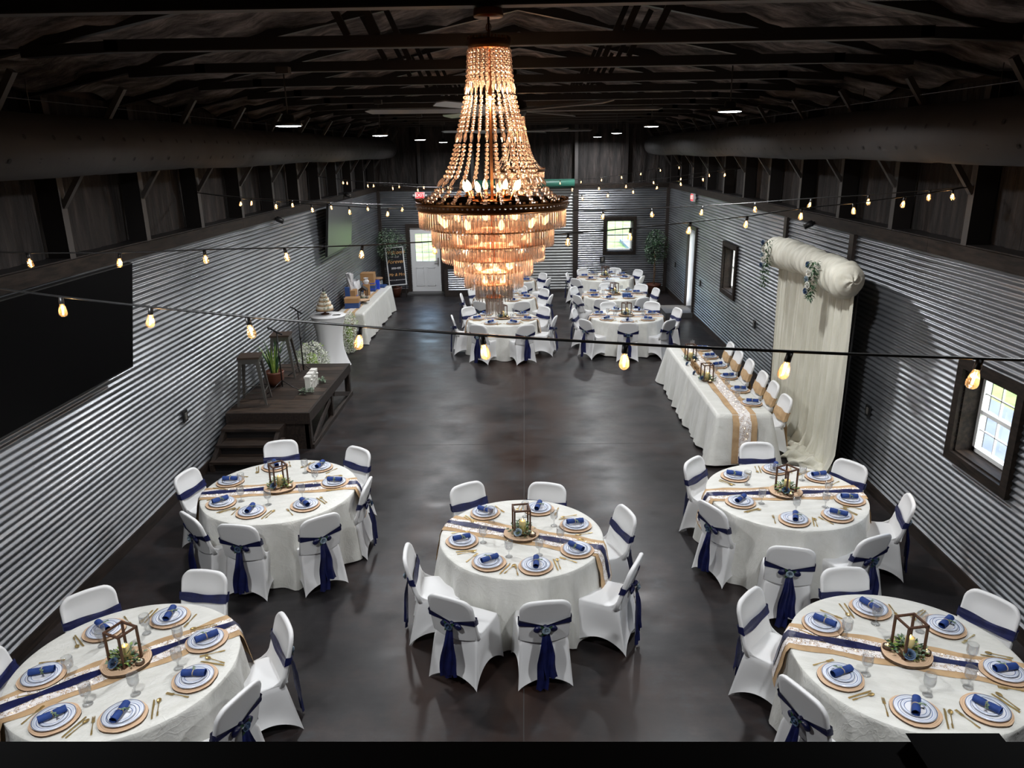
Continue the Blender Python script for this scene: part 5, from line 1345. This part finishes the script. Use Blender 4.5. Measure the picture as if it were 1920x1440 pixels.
# ------------------------------------------------------------------ stage
st = thing('wooden_stage', 'low dark wooden stage platform against the left wall', 'stage', (0, 0, 0))
SX0, SX1, SY0, SY1, SZ = -4.53, -3.28, 10.78, 13.5, 0.60
n = 13; g = random.Random(4)
for i in range(n):
    ya = SY0+(SY1-SY0)*i/n; yb = SY0+(SY1-SY0)*(i+1)/n-0.004
    cut = g.uniform(0.3, 0.7); xm = SX0+(SX1-SX0)*cut
    obj('plank', MB().box((SX0, ya, SZ-0.035), (xm-0.002, yb, SZ+g.uniform(0, 0.003))), [DECKM, DECKM2][g.random() < 0.45], st)
    obj('plank', MB().box((xm, ya, SZ-0.035), (SX1, yb, SZ+g.uniform(0, 0.003))), [DECKM, DECKM2][g.random() < 0.45], st)
for (a, b) in (((SX0, SY0-0.04, SZ-0.18), (SX1+0.04, SY0, SZ-0.0)), ((SX1, SY0, SZ-0.16), (SX1+0.04, SY1, SZ)), ((SX0, SY1, SZ-0.16), (SX1+0.04, SY1+0.04, SZ))):
    obj('rim_board', MB().box(a, b), WOODD, st)
for y in (SY0+0.02, (SY0+SY1)/2, SY1-0.06):
    obj('leg', MB().box((SX1-0.06, y-0.03, 0), (SX1+0.03, y+0.06, SZ-0.16)), WOODD, st); obj('leg', MB().box((SX0, y-0.03, 0), (SX0+0.08, y+0.06, SZ-0.04)), WOODD, st)
ym = (SY0+SY1)/2
obj('brace', MB().bar((SX1+0.02, SY0+0.1, 0.05), (SX1+0.02, ym-0.15, SZ-0.2), 0.04, 0.08), WOODD, st)
obj('brace', MB().bar((SX1+0.02, ym+0.15, SZ-0.2), (SX1+0.02, SY1-0.1, 0.05), 0.04, 0.08), WOODD, st)
obj('bottom_rail', MB().box((SX1-0.02, SY0, 0.0), (SX1+0.06, SY1, 0.07)), WOODD, st)
obj('end_panel', MB().box((SX0+0.02, SY0-0.01, 0), (SX1, SY0+0.02, SZ-0.1)), WOODD, st)
sp_ = thing('stage_steps', 'three dark wooden steps at the near end of the stage', 'steps', (0, 0, 0))
for i in range(3):
    z = 0.45-0.15*i; y0 = 10.45-0.27*i
    obj('tread', MB().box((-4.5, y0, z-0.04), (-3.62+0.06*i, y0+0.31, z)), DECKM, sp_)
    obj('riser', MB().box((-4.45, y0+0.04, 0 if i == 2 else z-0.15), (-3.66+0.06*i, y0+0.06, z-0.04)), STEELB, sp_)
for x in (-4.5, -3.68): obj('stringer', MB().add([(x, 9.9, 0), (x+0.06, 9.9, 0), (x, 10.74, 0), (x+0.06, 10.74, 0), (x, 9.9, 0.11), (x+0.06, 9.9, 0.11), (x, 10.74, 0.41), (x+0.06, 10.74, 0.41), (x, 10.45, 0.41), (x+0.06, 10.45, 0.41)], [(0,1,3,2),(0,4,5,1),(4,8,9,5),(8,6,7,9),(2,3,7,6),(0,2,6,8,4),(1,5,9,7,3)], 0), WOODD, sp_)
# stools
def stool(x, y, z, lab, rz):
    t = thing('metal_bar_stool', lab, 'bar stool', (x, y, z), rz, 'metal bar stools')
    obj('seat', MB().box((-0.165, -0.165, 0.735), (0.165, 0.165, 0.765)), mat('stool_seat_wood', (0.05, 0.032, 0.022), 0.45), t)
    obj('seat_band', MB().box((-0.155, -0.155, 0.66), (0.155, 0.155, 0.735)), GUNM, t)
    for sx in (-1, 1):
        for sy in (-1, 1):
            m = MB(); a = (sx*0.14, sy*0.14, 0.72); b = (sx*0.215, sy*0.215, 0.0)
            vs = []
            for (p, w) in ((a, 0.045), (b, 0.018)):
                vs += [(p[0]+sx*0.012, p[1]+sy*0.012, p[2]), (p[0]-sx*w, p[1]+sy*0.012, p[2]), (p[0]-sx*w, p[1]+sy*0.004, p[2]), (p[0]+sx*0.004, p[1]+sy*0.004, p[2]), (p[0]+sx*0.004, p[1]-sy*w, p[2]), (p[0]+sx*0.012, p[1]-sy*w, p[2])]
            m.add(vs, [(q, (q+1) % 6, 6+(q+1) % 6, 6+q) for q in range(6)]+[(5,4,3,2,1,0), (6,7,8,9,10,11)], 0); obj('leg', m, GUNM, t)
    h = 0.2; r = 0.19
    for (p, q) in (((-r, -r), (r, -r)), ((r, -r), (r, r)), ((r, r), (-r, r)), ((-r, r), (-r, -r))): obj('stretcher', MB().bar((p[0], p[1], h), (q[0], q[1], h), 0.012, 0.012), GUNM, t)
stool(-4.26, 11.3, SZ+0.003, 'grey metal bar stool with wooden seat at the near end of stage', 0.15)
stool(-4.22, 12.75, SZ+0.003, 'grey metal bar stool behind the microphone stand on stage', 0.1)
def mic(x, y, lab, h, aim, rz):
    t = thing('microphone_stand', lab, 'microphone stand', (x, y, SZ+0.004), rz, 'microphone stands')
    obj('pole', MB().tube([(0, 0, 0.06), (0, 0, h)], 0.011, 8), PLASTB, t)
    obj('clutch', MB().lathe([(0.017, h*0.55), (0.019, h*0.58), (0.017, h*0.64)], 8), PLASTB, t)
    for q in range(3):
        a = q*2*pi/3; obj('leg', MB().tube([(0, 0, 0.17), (0.16*cos(a), 0.16*sin(a), 0.07), (0.30*cos(a), 0.30*sin(a), 0.008)], 0.007, 6), PLASTB, t)
    obj('mic_clip', MB().bar((0.09, 0, h-0.03), (-0.05, 0, h+0.03), 0.025, 0.02), PLASTB, t)
    m = MB().tube([(0.05, 0, h-0.005), (-0.11, 0, h+0.065)], [0.009, 0.013], 10); obj('microphone', m, PLASTB, t)
    obj('mic_grille', MB().lathe([(0, -0.02), (0.02, -0.01), (0.024, 0.012), (0.017, 0.03), (0, 0.035)], 12, M=Matrix.Translation((-0.12, 0, h+0.07)) @ Matrix.Rotation(-1.15, 4, 'Y')), mat('mic_mesh_grey', (0.12, 0.12, 0.12), 0.5, metal=0.6), t)
mic(-4.0, 11.9, 'black microphone stand in the middle of the stage', 0.98, 0, radians(-8))
mic(-3.93, 12.9, 'black microphone stand at the far side of the stage', 1.12, 0, radians(-20))
# pot plant on stage
pp = thing('potted_plant', 'spiky green plant in brown clay pot between the stools', 'potted plant', (-4.2, 12.15, SZ+0.004))
obj('pot', MB().lathe([(0.09, 0), (0.15, 0.12), (0.155, 0.22), (0.165, 0.25), (0.15, 0.26), (0.135, 0.22), (0, 0.21)], 20), POTM, pp)
for i in range(26):
    g = random.Random(i); a = g.uniform(0, 2*pi); L = g.uniform(0.35, 0.68); sp2 = g.uniform(0.04, 0.28); m = MB(); pts = [(0.05*cos(a)+sp2*cos(a)*(q/7)**1.6, 0.05*sin(a)+sp2*sin(a)*(q/7)**1.6, 0.2+L*q/7*(1-0.12*(q/7)**2)) for q in range(8)]
    m.ribbon(pts, (-sin(a), cos(a), 0), lambda q: 0.03*(1-(q/7)**2)+0.002, th=0.001); obj('leaf', m, LEAFS[2] if i % 3 == 0 else LEAFS[1], pp)
# white letter blocks on the stage edge
wbk = thing('white_letter_blocks', 'cluster of white standing block letters on the stage edge', 'decoration', (-3.52, 12.0, SZ+0.004), radians(0))
WBM = mat('white_textured_block', (0.78, 0.77, 0.72), 0.6, bump=0.6, bscale=30, bdist=0.01)
for i, (dy, hh) in enumerate(((-0.17, 0.26), (0.0, 0.27), (0.17, 0.28))):
    m = MB(); m.box((-0.06, dy-0.06, 0), (-0.035, dy+0.06, hh-0.03)); m.box((-0.07, dy-0.07, hh-0.03), (0.03, dy+0.07, hh))
    m.box((-0.035, dy-0.06, 0), (0.03, dy-0.035, hh-0.03)); m.box((-0.035, dy+0.035, 0), (0.03, dy+0.06, hh-0.03)); m.box((-0.035, dy-0.035, hh*0.45), (0.03, dy+0.035, hh*0.57))
    m.lathe([(0, -0.02), (0.02, -0.012), (0.026, 0), (0.02, 0.012), (0, 0.02)], 10, M=Matrix.Translation((0.035, dy, hh*0.75))); obj('block_letter', m, WBM, wbk)
def bushlet(x, y, z, R, lab, sd, name='eucalyptus_cluster'):
    g = random.Random(sd); m = MB()
    for i in range(70):
        a = g.uniform(0, 2*pi); r = R*sqrt(g.random()); m.leaf((r*cos(a)*0.8, r*sin(a)*0.8, 0.01+0.06*g.random()), (cos(a), sin(a), g.uniform(-0.1, 0.8)), (0, 0, 1), 0.05, 0.032)
    o = obj(name, m, LEAFS[0]); o.location = (x, y, z); tag(o, lab, 'greenery', 'eucalyptus clusters on the stage')
bushlet(-3.55, 11.72, SZ+0.005, 0.12, 'grey green eucalyptus cluster nearer than the white block letters', 1)
bushlet(-3.48, 12.3, SZ+0.005, 0.09, 'small eucalyptus cluster farther than the white block letters', 2)
SPILL = None

# ------------------------------------------------------------------ cocktail table with cake
ct = thing('cocktail_table', 'tall round cocktail table in white stretch cover under the cake', 'table', (-4.13, 15.6, 0))
def spc(u, v):
    a = 2*pi*u; r = 0.36*(1-1.0*v*(1-v)*0.95)-0.02*(1-v)
    foot = (abs(cos(2*a))**6)*0.075*(1-v)**3; return ((r+foot)*cos(a), (r+foot)*sin(a), 1.07*v+(0.05*(1-abs(cos(2*a))**2))*(1-v)**4)
m = MB(); m.grid(spc, 64, 22, 0, True, closeu=True); m.lathe([(0.362, 1.068), (0.37, 1.082), (0.365, 1.095), (0.0, 1.097)], 64); obj('stretch_cover', m, SPANDEX, ct)
ck = thing('tiered_cake', 'small cone-shaped tiered cake with tan ribbons on cocktail table', 'cake', (-4.2, 15.65, 1.10))
obj('cake_stand', MB().lathe([(0.08, 0), (0.09, 0.02), (0.02, 0.04), (0.02, 0.07), (0.19, 0.085), (0.19, 0.095), (0, 0.095)], 24), WOODB, ck)
for i, (r, h) in enumerate(((0.175, 0.09), (0.14, 0.085), (0.105, 0.08), (0.07, 0.075), (0.04, 0.05))):
    z = 0.095+sum((0.09, 0.085, 0.08, 0.075)[:i]); obj('cake_tier', MB().lathe([(r, z), (r, z+h*0.97), (r*0.96, z+h), (0, z+h)], 24), CAKEW, ck)
    obj('ribbon_band', MB().lathe([(r+0.002, z), (r+0.003, z+0.001), (r+0.003, z+h*0.42), (r+0.001, z+h*0.43)], 24), CAKET, ck)
m = MB(); g = random.Random(2)
for i in range(60): v = i/60; a = 5.2+0.3*sin(i); r = 0.19-0.14*v; m.leaf((r*cos(a), r*sin(a), 0.1+0.4*v), (cos(a)+g.uniform(-.5, .5), sin(a), g.uniform(-.5, .5)), (0, 0, 1), 0.045, 0.025)
obj('cake_garland', m, LEAFS[0], ck)
obj('cake_topper', MB().lathe([(0.012, 0.475), (0.02, 0.50), (0.008, 0.52), (0.012, 0.56), (0, 0.57)], 8), PLASTB, ck)
for i in (0, 1):
    o = obj('cake_server', MB().bar((0, 0, 0.004), (0.16, 0.02, 0.004), 0.018, 0.005), PLASTB, loc=(-4.02, 15.52+i*0.07, 1.099)); tag(o, 'dark cake server on the cocktail table, %s one' % ('nearer', 'farther')[i], 'cake server', 'cake servers')
def blossoms(x, y, rx, ry, h, lab, sd):
    g = random.Random(sd); t = thing('white_flower_arrangement', lab, 'flowers', (x, y, 0), 0, 'white flower arrangements'); a_ = MB(); b_ = MB()
    for i in range(2600):
        th = g.uniform(0, 2*pi); v = g.random(); s = sin(pi*(0.12+0.80*v))**0.6; r = s*(0.75+0.28*g.random())
        p = (rx*r*cos(th), ry*r*sin(th), h*v); q = 0.017
        vs = [(p[0]+g.uniform(-q, q), p[1]+g.uniform(-q, q), max(0.005, p[2]+g.uniform(-q, q))) for _ in range(4)]; b_.add(vs, [(0,1,2),(0,3,1),(0,2,3),(1,3,2)], 0)
        if i % 13 == 0: a_.leaf(p, (cos(th), sin(th), g.uniform(0, 1)), (0, 0, 1), 0.07, 0.03)
    a_.lathe([(0.02, 0.0), (0.3*rx, 0.1*h), (0.4*rx, 0.5*h), (0.3*rx, 0.7*h), (0, 0.8*h)], 14)
    obj('blossoms', b_, BLOSSOM, t, kind='stuff'); obj('foliage', a_, LEAFS[2], t, kind='stuff')
blossoms(-4.19, 14.35, 0.31, 0.45, 0.78, 'full white blossom arrangement on the floor behind the stage', 1)
blossoms(-3.98, 16.75, 0.20, 0.42, 0.86, 'white blossom arrangement on the floor between cocktail and gift tables', 2)

# ------------------------------------------------------------------ gift table
t = thing('gift_table', 'long narrow gift table along the left wall under ivory cloth', 'table', (0, 0, 0))
obj('tabletop', MB().box((-4.48, 17.42, 0.72), (-3.80, 21.2, 0.75)), WOODD, t)
for q in ((-4.4, 17.6), (-3.9, 17.6), (-4.4, 21.0), (-3.9, 21.0)): obj('leg', MB().tube([(q[0], q[1], 0), (q[0], q[1], 0.72)], 0.015, 6), STEELB, t)
put('tablecloth', rect_cloth(-4.41, -3.76, 17.4, 21.22, 0.757, 7, flare=0.04, amp=0.03), None, label='ivory cloth draped over the gift table', cat='tablecloth')
m = MB(); long_runner(m, -4.12, 0.30, 17.41, 21.2, 0.762, 0.66, 0.004, 0.09, 3); o = obj('burlap_runner', m, BURLAP); tag(o, 'burlap runner along the gift table', 'table runner', 'burlap runners')
m = MB(); long_runner(m, -4.12, 0.14, 17.41, 21.2, 0.762, 0.65, 0.008, 0.105, 4); o = obj('lace_runner', m, LACE); tag(o, 'pale lace strip along the gift table', 'table runner', 'lace runners')
GZ = 0.766
def gift(x, y, w, d, h, m1, band, lab, rz=0, z=GZ, lid=None, name='gift_box', cat='gift box'):
    t = thing(name, lab, cat, (x, y, z), rz, 'gifts on the gift table')
    obj('box', MB().box((-w/2, -d/2, 0), (w/2, d/2, h)), m1, t)
    if band: obj('ribbon', MB().box((-w/2-0.002, -d/2-0.002, h*0.35), (w/2+0.002, d/2+0.002, h*0.5)), band, t)
    if lid: obj('lid', MB().box((-w/2-0.004, -d/2-0.004, h*0.55), (w/2+0.004, d/2+0.004, h+0.003)), lid, t)
gift(-4.16, 18.05, 0.34, 0.3, 0.24, BLUEG, None, 'navy wrapped gift box with kraft top at near end of gift table', 0.1, lid=BOXC)
gift(-4.36, 18.8, 0.28, 0.3, 0.30, BOXC, BLUEB, 'kraft gift box with blue ribbon behind the navy one', 0.05)
gift(-4.36, 18.45, 0.12, 0.16, 0.42, BLUEG, None, 'narrow dark blue gift bag against the wall', 0.2, name='gift_bag', cat='gift bag')
gift(-4.13, 19.65, 0.16, 0.14, 0.30, BOXC, None, 'tall kraft paper gift bag with white tissue', 0.1, name='gift_bag', cat='gift bag')
o = obj('tissue_paper', MB().lathe([(0.05, 0), (0.08, 0.08), (0.03, 0.13), (0.07, 0.16), (0.0, 0.1)], 7, 0, False), TULLE); o.location = (-4.13, 19.65, GZ+0.30); tag(o, 'white tissue sticking out of the kraft gift bag', 'tissue paper')
gift(-4.2, 20.35, 0.36, 0.36, 0.16, BLUEG, BLUEB, 'dark blue wrapped gift box at the bottom of the stack', 0.05)
gift(-4.2, 20.35, 0.32, 0.32, 0.13, BOXC, BLUEB, 'kraft gift box in the middle of the stack', 0.1, z=GZ+0.162)
gift(-4.22, 20.35, 0.36, 0.34, 0.20, BOXC, None, 'larger kraft gift box on top of the stack', 0.02, z=GZ+0.294)
gift(-4.02, 20.62, 0.10, 0.14, 0.24, BLUEB, None, 'bright blue gift bag beside the stacked boxes', 0.1, name='gift_bag', cat='gift bag')
m = MB()
def tul(u, v):
    a = 2*pi*u; r = 0.035+0.055*v+0.018*sin(a*5+v*9); return (r*cos(a), r*sin(a), 0.42*v)
m.grid(tul, 24, 10, 0, True, closeu=True); o = obj('cellophane_wrap', m, TULLE); o.location = (-4.36, 18.8, GZ+0.30); tag(o, 'tall white cellophane wrap standing on the kraft box', 'gift wrap', 'cellophane wraps')
m = MB()
def tul2(u, v):
    a = 2*pi*u; r = 0.14+0.05*sin(pi*v)+0.02*sin(a*6+v*11); return (r*cos(a)*0.6, r*sin(a)*1.6, 0.42*v)
m.grid(tul2, 28, 10, 0, True, closeu=True); o = obj('gift_basket_wrap', m, TULLE); o.location = (-4.40, 19.55, GZ); tag(o, 'wide white tulle wrapped gift basket against the wall', 'gift basket')
lb_ = thing('dark_lantern', 'dark house-shaped lantern with white candle on the gift table', 'lantern', (-4.12, 19.15, GZ))
m = MB()
for sx in (-1, 1):
    for sy in (-1, 1): m.box((sx*0.09-0.01, sy*0.09-0.01, 0), (sx*0.09+0.01, sy*0.09+0.01, 0.24))
m.box((-0.1, -0.1, 0), (0.1, 0.1, 0.015)).box((-0.1, -0.1, 0.23), (0.1, 0.1, 0.245)); m.add([(-0.11, -0.11, 0.245), (0.11, -0.11, 0.245), (0.11, 0.11, 0.245), (-0.11, 0.11, 0.245), (-0.0, -0.11, 0.33), (0.0, 0.11, 0.33)], [(0,1,4),(1,2,5,4),(2,3,5),(3,0,4,5),(3,2,1,0)], 0)
obj('frame', m, WOODD, lb_); obj('candle', MB().lathe([(0.035, 0.015), (0.035, 0.13), (0, 0.132)], 12), WAXW, lb_); 
m = MB(); g = random.Random(12)
for i in range(50): a = g.uniform(0, 6.28); m.leaf((0.05*cos(a), 0.05*sin(a), 0.02), (cos(a), sin(a), g.uniform(0, 1)), (0, 0, 1), 0.05, 0.03)
obj('greenery', m, LEAFS[0], lb_)
put('wood_slice', CENTRE[1], None, (-4.02, 18.55, GZ+0.07), (0, 0, 1), 'round wood slice board on the gift table', 'wood slice', 'centrepiece wood slices')
o = obj('silver_stand', MB().lathe([(0.10, 0), (0.11, 0.01), (0.03, 0.025), (0.03, 0.055), (0.10, 0.068), (0, 0.069)], 20), PLASTG); o.location = (-4.02, 18.55, GZ); tag(o, 'low silver stand under the wood slice on gift table', 'stand')
gb = obj('guest_book', MB().box((-0.15, -0.2, 0), (0.15, 0.2, 0.03)), BLUEG); gb.location = (-4.02, 21.0, GZ); tag(gb, 'flat navy guest book at the far end of gift table', 'book')

# ------------------------------------------------------------------ sign, bin, trees, bar
sg = thing('welcome_sign', 'tall black welcome sign in white frame leaning by the door', 'sign', (-3.91, 23.25, 0.44), 0)
Ms = Matrix.Rotation(radians(4.5), 4, 'Y') @ Matrix.Rotation(radians(-8), 4, 'X')
sg.rotation_euler = (radians(-8), radians(-4.5), 0)
obj('board', MB().box((-0.25, 0, 0), (0.25, 0.015, 1.12)), SIGNB, sg)
m = MB().box((-0.28, -0.01, -0.03), (-0.25, 0.02, 1.15)).box((0.25, -0.01, -0.03), (0.28, 0.02, 1.15)).box((-0.25, -0.01, -0.03), (0.25, 0.02, 0)).box((-0.25, -0.01, 1.12), (0.25, 0.02, 1.15)); obj('frame', m, WHITEP, sg)
for (s_, z, sz, mt, sh) in (('Welcome', 0.98, 0.155, GOLDT, 0.3), ('to our', 0.85, 0.10, WHITET, 0.0), ('Forever', 0.70, 0.165, GOLDT, 0.35), ('Mr & Mrs', 0.30, 0.125, GOLDT, 0.2), ("We're so glad you're here!", 0.14, 0.045, WHITET, 0.3)):
    text(s_, sz, 0.001, mt, sg, (0, -0.003, z), (pi/2, 0, 0), shear=sh)
m = MB()
for i in range(9):
    x = -0.12+0.03*i; s = 1 if i > 4 else -1
    m.bar((x, -0.003, 0.5+0.004*abs(i-4)), (x+0.03, -0.003, 0.5+0.004*abs(i-3)), 0.006, 0.006)
    for q in (-1, 1): m.bar((x, -0.003, 0.5), (x+s*0.025, -0.003, 0.5+q*0.03), 0.008, 0.008)
obj('leaf_sprig', m, WHITET, sg)
obj('easel_leg', MB().bar((-0.2, 0.03, 0.6), (-0.2, 0.16, -0.43), 0.025, 0.025), STEELB, sg); obj('easel_leg', MB().bar((0.2, 0.03, 0.6), (0.2, 0.16, -0.43), 0.025, 0.025), STEELB, sg); obj('easel_leg', MB().bar((0, 0.03, 0.8), (0, 0.45, -0.36), 0.025, 0.025), STEELB, sg)
bn = thing('storage_bin', 'grey metal bin with wooden lid in the far left corner', 'bin', (-4.34, 22.1, 0))
obj('body', MB().lathe([(0.15, 0), (0.17, 0.8)], 20), GUNM, bn); obj('lid', MB().lathe([(0.185, 0.80), (0.185, 0.84), (0, 0.845)], 20), mat('tan_lid_wood', (0.3, 0.17, 0.09), 0.6), bn)
def tree(x, y, h, R, lab, sd, potr, zc, squash=1.0, pale=False, ox=0):
    g = random.Random(sd); t = thing('ficus_tree', lab, 'potted tree', (x, y, 0), 0, 'potted trees in the far corners')
    obj('pot', MB().lathe([(potr*0.7, 0), (potr, 0.26), (potr*1.06, 0.30), (potr*0.9, 0.30), (0, 0.27)], 20), POTM, t)
    m = MB()
    for q in range(3): m.tube([(0.02*cos(q*2.1), 0.02*sin(q*2.1), 0.25), (0.03*cos(q*2.1+2), 0.03*sin(q*2.1+2), 0.7), (ox*0.6+0.02*cos(q*2.1+4), 0.02*sin(q*2.1+4), 1.1), (ox+R*0.3*cos(q*2.1), R*0.3*sin(q*2.1), zc)], [0.016, 0.014, 0.012, 0.006], 6)
    obj('trunk', m, TRUNKM, t)
    a_, b_ = MB(), MB()
    for i in range(1500):
        th = g.uniform(0, 2*pi); cz = g.uniform(-1, 1); rr = g.random()**0.4; s = sqrt(1-cz*cz)
        p = (ox+R*rr*s*cos(th)*(1+0.2*sin(3*th+sd)), R*0.8*rr*s*sin(th), zc+(h-zc)*rr*cz*squash)
        p = (max(-4.48-x, min(4.48-x, p[0])), min(p[1], 24.1-y), p[2])
        (a_ if g.random() < (0.75 if pale else 0.4) else b_).leaf(p, (cos(th)+g.uniform(-1, 1), sin(th)+g.uniform(-1, 1), g.uniform(-1, 0.6)), (0, 0, 1), 0.075, 0.034)
    obj('foliage', a_, LEAFS[0], t, kind='stuff'); obj('foliage', b_, LEAFS[1], t, kind='stuff')
tree(-4.05, 23.55, 2.15, 0.50, 'large leafy artificial tree in the far left corner behind sign', 1, 0.2, 1.62, 1.0, True, -0.12)
tree(4.1, 23.65, 2.02, 0.36, 'slim ficus tree in brown pot in the far right corner', 2, 0.22, 1.45, 1.0, False, 0)
bc = thing('bar_counter', 'low dark wood counter faced with corrugated steel beside door', 'counter', (0, 0, 0))
obj('counter_top', MB().box((-2.52, 23.35, 1.05), (-1.55, 24.12, 1.18)), WOODD, bc)
m = MB().box((-2.47, 23.42, 0), (-2.36, 23.48, 1.05)).box((-1.72, 23.42, 0), (-1.6, 23.48, 1.05)).box((-2.36, 23.42, 0), (-1.72, 23.48, 0.2)).box((-2.36, 23.42, 0.88), (-1.72, 23.48, 1.05)); obj('frame', m, WOODD, bc)
obj('corrugated_face', corr('y', 23.46, -2.36, -1.72, 0.2, 0.88, -1), GALV, bc)
obj('side_panel', MB().box((-2.5, 23.48, 0), (-2.46, 24.12, 1.05)).box((-1.6, 23.48, 0), (-1.57, 24.12, 1.05)), WOODD, bc)

# ------------------------------------------------------------------ wall fittings
def exit_sign(loc, rz, lab):
    t = thing('exit_sign', lab, 'exit sign', loc, rz, 'red exit signs')
    obj('housing', MB().box((-0.15, -0.03, -0.10), (0.15, 0.03, 0.10)), WHITEP, t)
    obj('face', MB().box((-0.135, -0.034, -0.085), (0.135, -0.03, 0.085)), EXITM, t)
    text('EXIT', 0.15, 0.001, EXITW, t, (0, -0.036, 0), (pi/2, 0, 0))
    for s in (-1, 1): obj('lamp_head', MB().box((s*0.19-0.03, -0.02, -0.03), (s*0.19+0.03, 0.03, 0.03)), WHITEP, t)
exit_sign((-3.21, YF-0.08, 3.08), 0, 'red lit exit sign above the white back door')
exit_sign((XW-0.07, 20.5, 3.12), -pi/2, 'red lit exit sign above the glazed door in the right wall')
def outlet(loc, rz, lab, s=1.0):
    t = thing('wall_outlet', lab, 'outlet', loc, rz, 'wall outlets'); obj('plate', MB().box((-0.06*s, -0.02, -0.075*s), (0.06*s, 0.0, 0.075*s)), PLASTB, t); obj('socket_face', MB().box((-0.025*s, -0.026, -0.045*s), (0.025*s, -0.02, 0.045*s)), PLASTG, t)
outlet((-XW+0.012, 9.51, 1.0), pi/2, 'framed outlet on the left wall before the stage')
outlet((XW-0.012, 9.42, 1.03), -pi/2, 'framed outlet on the right wall below the near window level')
outlet((XW-0.012, 14.56, 1.04), -pi/2, 'dark outlet on the right wall beyond the arch')
outlet((XW-0.012, 19.34, 1.05), -pi/2, 'dark outlet on the right wall before the glazed door')
outlet((XW-0.012, 22.7, 1.04), -pi/2, 'dark outlet on the right wall beyond the glazed door')
outlet((2.52, YF-0.012, 1.01), 0, 'white outlet in black frame below the back window', 1.3)
def speaker(loc, rz, lab):
    t = thing('spot_camera', lab, 'camera', loc, rz, 'small wall cameras')
    obj('body', MB().lathe([(0.045, -0.07), (0.05, -0.06), (0.05, 0.06), (0.0, 0.065)], 14, M=Matrix.Rotation(pi/2+0.4, 4, 'X')), PLASTB, t); obj('bracket', MB().box((-0.02, 0.0, 0.0), (0.02, 0.12, 0.05)), PLASTB, t)
speaker((-XW+0.12, 14.08, 3.2), pi/2, 'small black camera mounted on the left wall cap board')
speaker((XW-0.12, 11.95, 3.2), -pi/2, 'small black camera mounted above the draped arch')
speaker((-XW+0.12, 19.7, 3.33), pi/2, 'small black camera above the farther wall television')
